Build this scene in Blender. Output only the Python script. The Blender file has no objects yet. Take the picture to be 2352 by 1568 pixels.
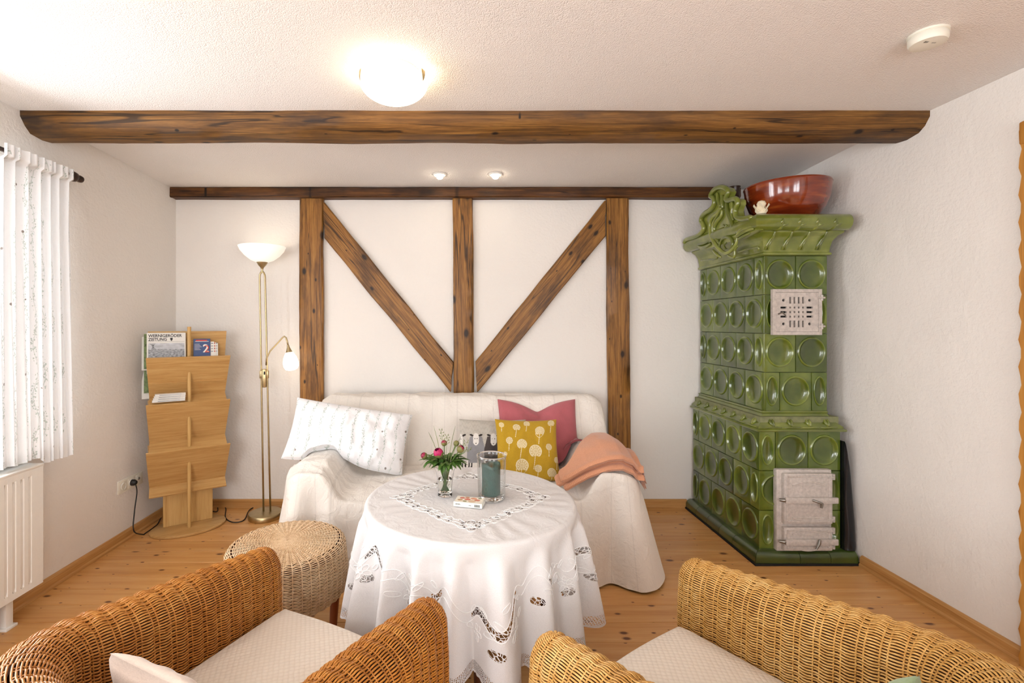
import bpy, bmesh, math, random
import numpy as np
from mathutils import Vector, Matrix, noise
from math import sin, cos, pi, radians, sqrt, atan2, exp

scene = bpy.context.scene
COL = scene.collection

# ------------------------------------------------------------------ camera, sky, window light, exposure
cam_d = bpy.data.cameras.new('camera'); cam = bpy.data.objects.new('camera', cam_d); COL.objects.link(cam)
cam.location = (0, 0, 1.35); cam.rotation_euler = (pi/2, 0, 0)
cam_d.sensor_width = 36.0; cam_d.lens = 36.0*1094/2352
cam_d.shift_x = 116/2352; cam_d.shift_y = -39/2352
cam_d.clip_start = 0.05
scene.camera = cam
scene.view_settings.view_transform = 'Standard'; scene.view_settings.look = 'None'
scene.view_settings.gamma = 1.0; scene.view_settings.use_curve_mapping = False
scene.view_settings.exposure = 0.88

world = bpy.data.worlds.new('overcast_sky'); scene.world = world; world.use_nodes = True
bg = world.node_tree.nodes['Background']; bg.inputs[0].default_value = (0.93, 0.96, 1.0, 1); bg.inputs[1].default_value = 7.4

XL, XR, YB, YF, ZC = -2.11, 2.24, 3.52, -1.70, 2.372   # left, right, back wall, wall behind the camera, ceiling
WIN1 = (1.10, 2.44, 0.74, 2.02)                        # left wall window: y0, y1, z0, z1
WIN1B = (-1.30, 0.10, 0.74, 2.02)                      # second window of the left wall, beside the camera
WIN2 = [(-1.75, -0.45), (0.55, 1.85)]                                # windows in wall behind camera: x0, x1; right one added to brighten left wall
WIN2Z = (0.80, 2.10)
def portal(name, loc, rot, sx, sy):
    l = bpy.data.lights.new(name, 'AREA'); l.shape = 'RECTANGLE'; l.size = sx; l.size_y = sy
    l.cycles.is_portal = True
    o = bpy.data.objects.new(name, l); COL.objects.link(o); o.location = loc; o.rotation_euler = rot
for w_ in (WIN1, WIN1B): portal('daylight_side_window', (XL-0.27, (w_[0]+w_[1])/2, (w_[2]+w_[3])/2), (0, -pi/2, 0), w_[3]-w_[2], w_[1]-w_[0])
for x0, x1 in WIN2:
    portal('daylight_rear_window', ((x0+x1)/2, YF-0.27, sum(WIN2Z)/2), (pi/2, 0, 0), x1-x0, WIN2Z[1]-WIN2Z[0])

# ------------------------------------------------------------------ helpers
def lin(c): 
    c = c/255.0
    return c/12.92 if c <= 0.04045 else ((c+0.055)/1.055)**2.4
def C(r, g, b): return (lin(r), lin(g), lin(b), 1.0)
def P(px, py, D): return Vector(((px-1060)/1094*D, D, 1.35-(py-745)/1094*D))
def sstep(a, b, x):
    t = min(1, max(0, (x-a)/(b-a))); return t*t*(3-2*t)

class MB:
    def __init__(s): s.v = []; s.f = []
    def add(s, vs, fs, M=None):
        o = len(s.v)
        if M is not None: vs = [M @ Vector(p) for p in vs]
        s.v += [tuple(p) for p in vs]; s.f += [tuple(i+o for i in f) for f in fs]
        return s
    def box(s, c, d, M=None):
        x, y, z = c; a, b, e = d[0]/2, d[1]/2, d[2]/2
        vs = [(x+i*a, y+j*b, z+k*e) for k in (-1, 1) for j in (-1, 1) for i in (-1, 1)]
        return s.add(vs, [(0,2,3,1),(4,5,7,6),(0,1,5,4),(2,6,7,3),(0,4,6,2),(1,3,7,5)], M)
    def bbox(s, c, d, bev=0.004, seg=2, M=None):
        bm = bmesh.new(); bmesh.ops.create_cube(bm, size=1)
        bmesh.ops.scale(bm, vec=d, verts=bm.verts); 
        bmesh.ops.bevel(bm, geom=bm.edges[:], offset=min(bev, min(d)*0.49), segments=seg, affect='EDGES', profile=0.5)
        bm.verts.index_update()
        vs = [v.co + Vector(c) for v in bm.verts]; fs = [[v.index for v in f.verts] for f in bm.faces]; bm.free()
        return s.add(vs, fs, M)
    def tube(s, pts, r, seg=8, closed=False, caps=True, M=None, flat=None):
        pts = [Vector(p) for p in pts]; n = len(pts)
        rs = r if hasattr(r, '__len__') else [r]*n
        T = []
        for i in range(n):
            a = pts[(i-1) % n] if closed or i > 0 else pts[i]; b = pts[(i+1) % n] if closed or i < n-1 else pts[i]
            t = b-a; T.append(t.normalized() if t.length > 1e-9 else Vector((0, 0, 1)))
        up = Vector((0, 0, 1)) if abs(T[0].z) < 0.9 else Vector((1, 0, 0))
        N = (up - T[0]*up.dot(T[0])).normalized(); vs = []
        for i in range(n):
            N = N - T[i]*N.dot(T[i])
            if N.length < 1e-6: N = T[i].orthogonal()
            N.normalize(); B = T[i].cross(N)
            for k in range(seg):
                a = 2*pi*k/seg
                vs.append(pts[i] + (N*cos(a)*(1 if flat is None else flat) + B*sin(a))*rs[i])
        fs = []
        for i in range(n if closed else n-1):
            j = (i+1) % n
            for k in range(seg):
                l = (k+1) % seg; fs.append((i*seg+k, i*seg+l, j*seg+l, j*seg+k))
        if caps and not closed:
            fs.append(tuple(range(seg-1, -1, -1))); fs.append(tuple(range((n-1)*seg, n*seg)))
        return s.add(vs, fs, M)
    def lathe(s, prof, seg=32, c=(0, 0, 0), M=None, sx=1, sy=1):
        vs = []; fs = []; n = len(prof); ids = []
        for r, z in prof:
            if r < 1e-6: ids.append([len(vs)]*seg); vs.append((c[0], c[1], c[2]+z))
            else:
                ids.append(list(range(len(vs), len(vs)+seg)))
                vs += [(c[0]+r*sx*cos(2*pi*k/seg), c[1]+r*sy*sin(2*pi*k/seg), c[2]+z) for k in range(seg)]
        for i in range(n-1):
            for k in range(seg):
                l = (k+1) % seg; q = [ids[i][k], ids[i][l], ids[i+1][l], ids[i+1][k]]
                q2 = []
                for a in q:
                    if a not in q2: q2.append(a)
                if len(q2) > 2: fs.append(tuple(q2))
        return s.add(vs, fs, M)
    def grid(s, fn, nu, nv, cu=False, M=None):
        vs = [fn(i/(nu if cu else nu-1), j/(nv-1)) for j in range(nv) for i in range(nu)]
        fs = []
        for j in range(nv-1):
            for i in range(nu if cu else nu-1):
                k = (i+1) % nu; fs.append((j*nu+i, j*nu+k, (j+1)*nu+k, (j+1)*nu+i))
        return s.add(vs, fs, M)
    def prism(s, poly, a, b, mp):          # poly of (p,q); mp(p,q,t) -> xyz ; t = a (back) .. b (front)
        n = len(poly); vs = [mp(p, q, a) for p, q in poly]+[mp(p, q, b) for p, q in poly]
        fs = [tuple(range(n-1, -1, -1)), tuple(range(n, 2*n))]
        fs += [(i, (i+1) % n, n+(i+1) % n, n+i) for i in range(n)]
        return s.add(vs, fs)
    def build(s, name, mat, parent=None, loc=None, rot=None, smooth=40, uv=None, col=None, recalc=False):
        me = bpy.data.meshes.new(name); me.from_pydata(s.v, [], s.f)
        if recalc:
            bm = bmesh.new(); bm.from_mesh(me); bmesh.ops.recalc_face_normals(bm, faces=bm.faces[:]); bm.to_mesh(me); bm.free()
        if uv is not None:
            arr = np.array(uv, dtype=np.float32); l = me.uv_layers.new(name='UVMap')
            idx = np.empty(len(me.loops), dtype=np.int32); me.loops.foreach_get('vertex_index', idx)
            l.data.foreach_set('uv', arr[idx].ravel())
        if col is not None:
            for an, data in col.items():
                a = me.attributes.new(an, 'FLOAT_COLOR', 'POINT')
                a.data.foreach_set('color', np.array(data, dtype=np.float32).ravel())
        return meshobj(name, me, mat, parent, loc, rot, smooth)

def meshobj(name, me, mat, parent=None, loc=None, rot=None, smooth=40):
    if mat is not None and not me.materials: me.materials.append(mat)
    if smooth:
        me.polygons.foreach_set('use_smooth', [True]*len(me.polygons))
        if smooth < 180: me.set_sharp_from_angle(angle=radians(smooth))
    me.update()
    o = bpy.data.objects.new(name, me); COL.objects.link(o)
    if parent: o.parent = parent
    if loc is not None: o.location = loc
    if rot is not None: o.rotation_euler = rot
    return o
def tag(o, label, cat, group=None):
    o['label'] = label; o['category'] = cat
    if group: o['group'] = group
    return o
def thing(name, label, cat, loc=(0, 0, 0), rz=0, group=None):
    o = bpy.data.objects.new(name, None); COL.objects.link(o); o.empty_display_size = 0.05
    o.location = loc; o.rotation_euler = (0, 0, rz); return tag(o, label, cat, group)
def struct(o): o['kind'] = 'structure'; return o
def stuff(o): o['kind'] = 'stuff'; return o
def text_mesh(body, size, extrude=0.0003, align='LEFT', bold=0.0, sx=1.0):
    cu = bpy.data.curves.new('lettering', 'FONT'); cu.body = body; cu.size = size; cu.extrude = extrude
    cu.align_x = align; cu.resolution_u = 3; cu.offset = bold
    o = bpy.data.objects.new('lettering', cu); COL.objects.link(o)
    dg = bpy.context.evaluated_depsgraph_get(); dg.update()
    me = bpy.data.meshes.new_from_object(o.evaluated_get(dg)); 
    vs = [(v.co.x*sx, v.co.y, v.co.z) for v in me.vertices]; fs = [tuple(p.vertices) for p in me.polygons]
    bpy.data.objects.remove(o); bpy.data.curves.remove(cu); bpy.data.meshes.remove(me)
    return vs, fs

# ------------------------------------------------------------------ materials
class NT:
    def __init__(s, name):
        s.m = bpy.data.materials.new(name); s.m.use_nodes = True; s.t = s.m.node_tree
        s.n = s.t.nodes; s.b = s.n['Principled BSDF']; s.out = s.n['Material Output']
    def L(s, a, b): s.t.links.new(a, b)
    def node(s, ty, **kw):
        n = s.n.new(ty)
        for k, v in kw.items():
            if k.startswith('i_'):
                key = k[2:].replace('_', ' '); n.inputs[int(key) if key.isdigit() else key].default_value = v
            else: setattr(n, k, v)
        return n
    def coord(s, out='Object', scale=(1, 1, 1), rot=(0, 0, 0), loc=None, rnd=0):
        tc = s.node('ShaderNodeTexCoord'); mp = s.node('ShaderNodeMapping')
        mp.inputs['Scale'].default_value = scale; mp.inputs['Rotation'].default_value = rot
        src = tc.outputs[out]
        if rnd:
            oi = s.node('ShaderNodeObjectInfo'); m = s.node('ShaderNodeVectorMath', operation='SCALE'); m.inputs[0].default_value = (rnd, rnd*1.7, rnd*.6)
            s.L(oi.outputs['Random'], m.inputs['Scale']); a = s.node('ShaderNodeVectorMath', operation='ADD')
            s.L(src, a.inputs[0]); s.L(m.outputs[0], a.inputs[1]); src = a.outputs[0]
        s.L(src, mp.inputs['Vector'])
        return mp.outputs[0]
    def noise(s, vec, scale, detail=3, rough=0.55, dist=0):
        n = s.node('ShaderNodeTexNoise'); n.inputs['Scale'].default_value = scale; n.inputs['Detail'].default_value = detail
        n.inputs['Roughness'].default_value = rough; n.inputs['Distortion'].default_value = dist; s.L(vec, n.inputs['Vector']); return n.outputs['Fac']
    def ramp(s, fac, stops, mode='LINEAR'):
        r = s.node('ShaderNodeValToRGB'); r.color_ramp.interpolation = mode; e = r.color_ramp.elements
        while len(e) < len(stops): e.new(0.5)
        for el, (p, c) in zip(e, stops): el.position = p; el.color = c if len(c) == 4 else (*c, 1)
        s.L(fac, r.inputs[0]); return r.outputs[0]
    def mix(s, fac, a, b, blend='MIX'):
        m = s.node('ShaderNodeMix', data_type='RGBA', blend_type=blend)
        for sock, v in ((m.inputs[0], fac), (m.inputs[6], a), (m.inputs[7], b)):
            if isinstance(v, (int, float)): sock.default_value = v
            elif isinstance(v, tuple): sock.default_value = v
            else: s.L(v, sock)
        return m.outputs[2]
    def math(s, op, a, b=None, c=None):
        m = s.node('ShaderNodeMath', operation=op)
        for i, v in enumerate((a, b, c)):
            if v is None: continue
            if isinstance(v, (int, float)): m.inputs[i].default_value = v
            else: s.L(v, m.inputs[i])
        return m.outputs[0]
    def bump(s, h, strength=0.3, dist=0.01):
        b = s.node('ShaderNodeBump'); b.inputs['Strength'].default_value = strength; b.inputs['Distance'].default_value = dist
        s.L(h, b.inputs['Height']); s.L(b.outputs[0], s.b.inputs['Normal']); return b
    def set(s, col=None, rough=None, metal=None, spec=None, coat=None, trans=None, emis=None, estr=None, alpha=None, sheen=None, ior=None, coatr=None, sss=None):
        for key, v in (('Base Color', col), ('Roughness', rough), ('Metallic', metal), ('Specular IOR Level', spec), ('Coat Weight', coat), ('Transmission Weight', trans),
                       ('Emission Color', emis), ('Emission Strength', estr), ('Alpha', alpha), ('Sheen Weight', sheen), ('IOR', ior), ('Coat Roughness', coatr), ('Subsurface Weight', sss)):
            if v is None: continue
            if isinstance(v, (int, float, tuple)): s.b.inputs[key].default_value = v
            else: s.L(v, s.b.inputs[key])
        return s.m

def plain(name, col, rough=0.5, metal=0, spec=0.5, coat=0, var=0.06, nscale=30, bumpn=0):
    n = NT(name); f = n.noise(n.coord(), nscale, 3)
    d = tuple(max(0, c*(1-var*2)) for c in col[:3])+(1,); b = tuple(min(1, c*(1+var)) for c in col[:3])+(1,)
    n.set(col=n.ramp(f, [(0.3, d), (0.7, b)]), rough=rough, metal=metal, spec=spec, coat=coat)
    if bumpn: n.bump(f, bumpn, 0.002)
    return n.m

def plaster(name, col, scale, strength, dist, stipple=False):
    n = NT(name); v = n.coord()
    f = n.noise(v, scale, 4, 0.6); g = n.noise(v, 1.3, 2); big = n.noise(v, 7, 3, 0.5)
    base = n.mix(n.ramp(g, [(0.35, (0, 0, 0, 1)), (0.7, (1, 1, 1, 1))]), col, tuple(c*0.965 for c in col[:3])+(1,))
    h = n.math('ADD', n.math('MULTIPLY', f, 0.6), n.math('MULTIPLY', big, 1.3 if not stipple else 0.15))
    if stipple:
        vo = n.node('ShaderNodeTexVoronoi'); vo.inputs['Scale'].default_value = 210; n.L(v, vo.inputs['Vector'])
        h = n.math('ADD', h, n.math('MULTIPLY', n.math('SUBTRACT', 1.0, vo.outputs['Distance']), 0.5))
    n.set(col=base, rough=0.92, spec=0.15); n.bump(h, strength, dist); return n.m

def wood(name, dark, mid, light, stretch=(0.6, 9, 9), scale=6, rough=0.5, blotch=None, knots=0, rnd=3.0, coat=0, bmp=0.15, spec=0.4, knotcol=None, fine=1.0, kscale=3.2, tone=0.0, kbase=0.03, crack=0):
    n = NT(name); v = n.coord(scale=stretch, rnd=rnd)
    f = n.noise(v, scale, 5, 0.62, 0.6); g = n.noise(v, scale*5, 3, 0.6)
    fac = n.math('ADD', n.math('MULTIPLY', f, 0.75), n.math('MULTIPLY', g, 0.25*fine))
    col = n.ramp(fac, [(0.30, dark), (0.48, mid), (0.68, light)])
    if crack:
        cv = n.noise(n.coord(scale=(0.10, 3.2, 3.2), rnd=rnd), 5, 2, 0.5, 0.3)
        cl_ = n.math('ABSOLUTE', n.math('SUBTRACT', cv, 0.5))
        col = n.mix(n.ramp(cl_, [(0.004, (0.8, 0.8, 0.8, 1)), (0.012, (0, 0, 0, 1))]), col, tuple(c*0.35 for c in dark[:3])+(1,))
    if tone:
        oi = n.node('ShaderNodeObjectInfo'); tn = n.ramp(oi.outputs['Random'], [(0, (1-tone, 1-tone*1.1, 1-tone*1.3, 1)), (1, (1, 1, 1, 1))])
        col = n.mix(1.0, col, tn, 'MULTIPLY')
    if blotch:
        b = n.noise(n.coord(scale=(0.8, 2.6, 2.6), rnd=rnd), 2.6, 4, 0.65)
        col = n.mix(n.ramp(b, [(0.50, (0, 0, 0, 1)), (0.70, (0.85, 0.85, 0.85, 1))]), col, blotch)
    if knots:
        vo = n.node('ShaderNodeTexVoronoi'); vo.voronoi_dimensions = '2D'; vo.inputs['Scale'].default_value = kscale; vo.inputs['Randomness'].default_value = 1.0
        n.L(n.coord(scale=(1.25, 2.3, 2.3), rnd=rnd*1.3), vo.inputs['Vector'])
        rr = n.math('MULTIPLY', n.math('POWER', n.node_sep(vo.outputs['Color']), 3.0), knots)
        d = n.math('DIVIDE', vo.outputs['Distance'], n.math('ADD', rr, kbase))
        kc = knotcol or tuple(c*0.35 for c in dark[:3])+(1,)
        col = n.mix(n.ramp(d, [(0.45, (1, 1, 1, 1)), (0.75, (0.35, 0.35, 0.35, 1)), (1.0, (0, 0, 0, 1))]), col, kc)
    n.set(col=col, rough=rough, spec=spec, coat=coat, coatr=0.25)
    if bmp: n.bump(fac, bmp, 0.004)
    return n.m
def _sep(s, c):
    q = s.node('ShaderNodeSeparateColor'); s.L(c, q.inputs[0]); return q.outputs[0]
NT.node_sep = _sep

def fabric(name, col, rough=0.9, weave=900, bmp=0.25, var=0.08, sheen=0.3, stripes=False, wr=0.0, translucent=0.0):
    n = NT(name); uvv = n.coord('UV'); ob = n.coord()
    w = n.noise(ob, weave/4, 2, 0.7); big = n.noise(ob, 5, 3)
    d = tuple(max(0, c*(1-var)) for c in col[:3])+(1,); b = tuple(min(1, c*(1+var*.6)) for c in col[:3])+(1,)
    base = n.ramp(n.math('ADD', n.math('MULTIPLY', w, .6), n.math('MULTIPLY', big, .4)), [(0.3, d), (0.7, b)])
    h = n.math('MULTIPLY', w, 0.12)
    if wr:
        h = n.math('ADD', h, n.math('MULTIPLY', n.noise(ob, 16, 4, 0.55, 1.2), wr))
    if stripes:
        sp = n.node('ShaderNodeSeparateXYZ'); n.L(uvv, sp.inputs[0])
        fr = n.math('FRACT', n.math('MULTIPLY', sp.outputs[0], 6.2)); fr2 = n.math('FRACT', n.math('MULTIPLY', sp.outputs[0], 24.8))
        ln = n.math('MAXIMUM', n.math('LESS_THAN', fr, 0.03), n.math('MULTIPLY', n.math('LESS_THAN', fr2, 0.05), n.math('GREATER_THAN', fr, 0.5)))
        base = n.mix(n.math('MULTIPLY', ln, 0.3), base, tuple(c*0.72 for c in col[:3])+(1,))
        h = n.math('SUBTRACT', h, n.math('MULTIPLY', ln, 0.25))
    n.set(col=base, rough=rough, spec=0.15, sheen=sheen); n.bump(h, bmp, 0.02)
    return n.m

M = {}
M['wall'] = plaster('white_plaster', C(236, 231, 225), 60, 0.38, 0.014)
M['ceil'] = plaster('stippled_ceiling_plaster', C(238, 233, 229), 160, 0.6, 0.007, True)
M['beam'] = wood('dark_stained_timber', C(38, 21, 10), C(84, 50, 20), C(118, 76, 34), (0.35, 7, 7), 6, 0.5, C(30, 20, 14), 0.12, spec=0.3, bmp=0.35, crack=1)
M['beam2'] = wood('aged_brown_timber', C(50, 32, 16), C(104, 70, 30), C(144, 102, 48), (0.3, 6, 6), 6, 0.55, C(40, 32, 30), 0.12, spec=0.3, bmp=0.5, crack=1)
M['post'] = wood('honey_brown_timber', C(70, 43, 14), C(132, 88, 36), C(174, 124, 60), (0.4, 9, 9), 7, 0.42, C(44, 26, 12), 0.2, spec=0.35, bmp=0.3, crack=1)
M['floor'] = wood('pine_floorboard', C(194, 134, 72), C(212, 156, 92), C(224, 174, 114), (0.25, 5, 5), 5, 0.36, None, 0.15, rnd=9, coat=0.12, bmp=0.05, knotcol=C(104, 58, 26), kscale=4.6, tone=0.12, kbase=0.035)
M['base'] = wood('pine_baseboard', C(158, 108, 55), C(188, 138, 80), C(205, 158, 100), (0.3, 10, 10), 6, 0.45, bmp=0.1)
M['door'] = wood('varnished_pine', C(150, 95, 36), C(186, 128, 56), C(205, 150, 78), (9, 9, 0.3), 5, 0.4, knots=0.08, bmp=0.1)
M['beech'] = wood('beech_veneer', C(172, 128, 72), C(192, 150, 92), C(206, 168, 112), (0.6, 9, 9), 5, 0.42, bmp=0.03)
M['beechv'] = wood('beech_veneer_upright', C(178, 134, 74), C(198, 158, 96), C(210, 172, 112), (9, 9, 0.6), 5, 0.42, bmp=0.03)
M['leg'] = wood('dark_brown_leg', C(52, 26, 14), C(78, 40, 22), C(98, 54, 30), (9, 9, 0.6), 5, 0.4, bmp=0.05)
M['redleg'] = wood('red_brown_leg', C(110, 52, 26), C(138, 70, 36), C(158, 86, 46), (9, 9, 0.6), 5, 0.4, bmp=0.05)
M['rod'] = wood('dark_curtain_rod', C(30, 20, 14), C(52, 34, 24), C(70, 48, 32), (9, 0.6, 9), 5, 0.35, bmp=0.05)
M['white'] = plain('white_enamel', C(238, 236, 230), 0.3, var=0.01)
M['plastic'] = plain('cream_plastic', C(232, 228, 214), 0.4, var=0.01)
M['black'] = plain('black_rubber', C(20, 20, 20), 0.5, var=0.1)
M['blackgloss'] = plain('black_glossy_sheet', C(16, 18, 22), 0.25, var=0.2, nscale=12, bumpn=0.6)
M['brass'] = plain('antique_brass', C(188, 170, 130), 0.34, metal=1.0, var=0.05)
M['steel'] = plain('grey_steel', C(150, 148, 142), 0.35, metal=1.0, var=0.05)
M['iron'] = plain('grey_painted_iron', C(196, 186, 178), 0.45, var=0.10, nscale=60, bumpn=0.3)
M['dark'] = plain('matte_dark', C(14, 13, 12), 0.9, var=0.2)  # plain near-black for the slots, base strip and vent sheet
M['grout'] = plain('stove_grout', C(128, 130, 92), 0.8, var=0.15)
def glaze(name, lo, mid, hi, depth=True):
    n = NT(name); tc = n.node('ShaderNodeTexCoord'); oi = n.node('ShaderNodeObjectInfo')
    v = n.coord(rnd=4.0); f = n.noise(v, 9, 3, 0.5)
    fac = n.math('ADD', n.math('MULTIPLY', f, 0.72), n.math('MULTIPLY', oi.outputs['Random'], 0.28))
    col = n.ramp(fac, [(0.2, lo), (0.5, mid), (0.8, hi)])
    if depth:      # thicker pooled glaze in the dish, thin glaze on the raised ring
        sp = n.node('ShaderNodeSeparateXYZ'); n.L(tc.outputs['Object'], sp.inputs[0])
        d = n.math('MULTIPLY', n.math('ADD', sp.outputs[1], 0.004), 60)
        col = n.mix(n.math('MULTIPLY', n.math('MAXIMUM', 0.0, n.math('MINIMUM', 1.0, d)), 0.55), col, lo)
        p2 = n.math('MULTIPLY', n.math('SUBTRACT', -0.0015, sp.outputs[1]), 330)
        col = n.mix(n.math('MULTIPLY', n.math('MAXIMUM', 0.0, n.math('MINIMUM', 1.0, p2)), 0.45), col, hi)
    n.set(col=col, rough=0.28, spec=0.5, coat=1.0, coatr=0.03)
    n.bump(n.noise(v, 22, 2), 0.10, 0.004); return n.m
M['glaze'] = glaze('green_tile_glaze', C(44, 60, 8), C(78, 98, 20), C(130, 142, 58))
M['glazelt'] = glaze('light_green_glaze', C(70, 82, 16), C(104, 114, 34), C(150, 156, 74), False)
M['glazedk'] = glaze('dark_green_glaze', C(34, 48, 16), C(54, 72, 22), C(74, 92, 34), False)
n = NT('rust_brown_glaze'); f = n.noise(n.coord(scale=(1, 1, 6)), 5, 4)
n.set(col=n.ramp(f, [(0.3, C(92, 28, 10)), (0.55, C(130, 46, 16)), (0.75, C(168, 84, 32))]), rough=0.15, coat=0.9, coatr=0.05); M['bowl'] = n.m

# ------------------------------------------------------------------ room shell
def wall_with_holes(mb, p0, p1, q0, q1, holes, mp, thick):
    ps = sorted({p0, p1, *[h[0] for h in holes], *[h[1] for h in holes]}); qs = sorted({q0, q1, *[h[2] for h in holes], *[h[3] for h in holes]})
    for a, b in zip(ps, ps[1:]):
        for c, d in zip(qs, qs[1:]):
            if any(h[0]-1e-6 <= a and b <= h[1]+1e-6 and h[2]-1e-6 <= c and d <= h[3]+1e-6 for h in holes): continue
            vs = [mp(p, q, t) for t in (0, thick) for p, q in ((a, c), (b, c), (b, d), (a, d))]
            mb.add(vs, [(0,1,2,3),(7,6,5,4),(0,4,5,1),(1,5,6,2),(2,6,7,3),(3,7,4,0)])
mb = MB(); wall_with_holes(mb, YF-0.3, YB+0.2, 0, ZC+0.15, [WIN1, WIN1B], lambda p, q, t: (XL-t, p, q), 0.30); struct(mb.build('wall_left', M['wall'], recalc=True, smooth=0))
mb = MB(); wall_with_holes(mb, YF, YB, 0, ZC+0.15, [], lambda p, q, t: (XR+t, p, q), 0.20); struct(mb.build('wall_right', M['wall'], recalc=True, smooth=0))
mb = MB(); wall_with_holes(mb, XL, XR+0.2, 0, ZC+0.15, [], lambda p, q, t: (p, YB+t, q), 0.20); struct(mb.build('wall_back', M['wall'], recalc=True, smooth=0))
mb = MB(); wall_with_holes(mb, XL, XR+0.2, 0, ZC+0.15, [(a, b, *WIN2Z) for a, b in WIN2], lambda p, q, t: (p, YF-t, q), 0.30); struct(mb.build('wall_front', M['wall'], recalc=True, smooth=0))
def ceil_z(x, y): return ZC - 0.026*sstep(2.6, 3.45, y) + 0.002*noise.noise((x*1.5, y*1.5, 0))
mb = MB()
mb.grid(lambda u, v: (XL-0.02+(XR-XL+0.04)*u, YF-0.02+(YB-YF+0.04)*v, ceil_z(XL+(XR-XL)*u, YF+(YB-YF)*v)), 40, 60)
mb.grid(lambda u, v: (XL-0.02+(XR-XL+0.04)*u, YF-0.02+(YB-YF+0.04)*v, ZC+0.14), 2, 2)
struct(mb.build('ceiling', M['ceil'], smooth=180))
fl = struct(MB().box(((XL+XR)/2, (YB+YF)/2, -0.06), (XR-XL+.3, YB-YF+.3, 0.07)).build('floor', M['leg'], smooth=0))
pw = 0.136; k = 0; y = YB; rnd = random.Random(4); plank_me = None
while y > YF+0.02:
    mb = MB().bbox((0, 0, -0.0125), (XR-XL, pw-0.0022, 0.025), 0.0015, 1)
    if plank_me is None: o = mb.build('plank', M['floor'], fl, smooth=30); plank_me = o.data
    else: o = bpy.data.objects.new('plank', plank_me); COL.objects.link(o); o.parent = fl
    o.location = ((XL+XR)/2, y-pw/2, -0.0003*rnd.random()); y -= pw
def base_board(name, p0, p1, inward):
    prof = [(0, 0), (0.022, 0), (0.022, 0.012), (0.017, 0.02), (0.016, 0.05), (0.008, 0.06), (0, 0.062)]
    p0 = Vector(p0); p1 = Vector(p1); d = (p1-p0); L = d.length; a = atan2(d.y, d.x)
    mb = MB(); n = len(prof); s = inward
    mb.add([(x, s*o, z) for x in (0, L) for o, z in prof], [(i, (i+1) % n, n+(i+1) % n, n+i) for i in range(n)]+[tuple(range(n)), tuple(range(2*n-1, n-1, -1))])
    return struct(mb.build(name, M['base'], loc=p0, rot=(0, 0, a), recalc=True, smooth=30))
base_board('baseboard_left', (XL, YF, 0), (XL, YB, 0), -1)
base_board('baseboard_back', (XL+0.022, YB, 0), (1.66, YB, 0), -1)
base_board('baseboard_right', (XR, 1.886, 0), (XR, 2.66, 0), 1)

# windows: frame, sash bars, panes, sill
n = NT('window_glass'); tr = n.node('ShaderNodeBsdfTransparent'); gl = n.node('ShaderNodeBsdfGlossy'); gl.inputs['Roughness'].default_value = 0.02
mx = n.node('ShaderNodeMixShader'); mx.inputs[0].default_value = 0.06; n.L(tr.outputs[0], mx.inputs[1]); n.L(gl.outputs[0], mx.inputs[2]); n.L(mx.outputs[0], n.out.inputs[0]); M['pane'] = n.m
def window(name, w, h, loc, rz):       # local: x along the wall, y into the room is -y
    fr = MB(); t = 0.055
    fr.bbox((0, 0, t/2), (w, .06, t), .006); fr.bbox((0, 0, h-t/2), (w, .06, t), .006)
    for sx in (-1, 1): fr.bbox((sx*(w/2-t/2), 0, h/2), (t, .06, h), .006)
    o = struct(fr.build(name, M['white'], loc=loc, rot=(0, 0, rz)))
    MB().bbox((0, 0, h/2), (.09, .065, h-2*t), .008).build('mullion', M['white'], o)
    MB().bbox((0, 0, h*0.62), (w-2*t, .045, .03), .006).build('glazing_bar', M['white'], o)
    for sx in (-1, 1):
        for z0, z1 in ((t, h*.62-.015), (h*.62+.015, h-t)):
            MB().box((sx*(w/4-.005), 0.012, (z0+z1)/2), (w/2-t-.04, .004, z1-z0)).build('pane', M['pane'], o, smooth=0)
    MB().bbox((0, -0.155, 0.002), (w-.002, .245, .024), .008).build('window_sill', M['white'], o)
    return o
window('window_1', WIN1[1]-WIN1[0], WIN1[3]-WIN1[2], (XL-0.2, (WIN1[0]+WIN1[1])/2, WIN1[2]), pi/2)
window('window_4', WIN1B[1]-WIN1B[0], WIN1B[3]-WIN1B[2], (XL-0.2, (WIN1B[0]+WIN1B[1])/2, WIN1B[2]), pi/2)
for i, (a, b) in enumerate(WIN2): window('window_%d' % (i+2), b-a, WIN2Z[1]-WIN2Z[0], ((a+b)/2, YF-0.2, WIN2Z[0]), pi)

# door in the right wall: scalloped casing, panelled leaf
d1 = MB(); yd0, yd1, zt = 0.94, 1.885, 2.15
out = []
nz = 60
poly = [(0, 0)]+[(0.09+0.006*sin(2*pi*(i/nz*zt)/0.115), i/nz*zt) for i in range(nz+1)]+[(0, zt)]
d1.prism(poly, 0, 0.03, lambda p, q, t: (XR-t, yd1-0.09+p, q))
poly = [(0, 0)]+[(-0.09-0.006*sin(2*pi*(i/nz*zt)/0.115), i/nz*zt) for i in range(nz+1)]+[(0, zt)]
d1.prism(poly[::-1], 0, 0.03, lambda p, q, t: (XR-t, yd0+0.09+p, q))
d1.bbox((XR-.017, (yd0+yd1)/2, zt-.045), (.034, yd1-yd0+.004, .09), .006)
door = struct(d1.build('door_1', M['door'], recalc=True, smooth=30))
mb = MB().bbox((XR-.012, (yd0+yd1)/2, (zt-.09)/2+.005), (.02, yd1-yd0-.184, zt-.105), .003)
leaf = mb.build('door_leaf', M['door'], door)
for zc, hh in ((.5, .75), (1.5, .95)):
    MB().bbox((XR-.026, (yd0+yd1)/2, zc), (.012, .5, hh), .008).build('panel', M['door'], leaf)
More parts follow.
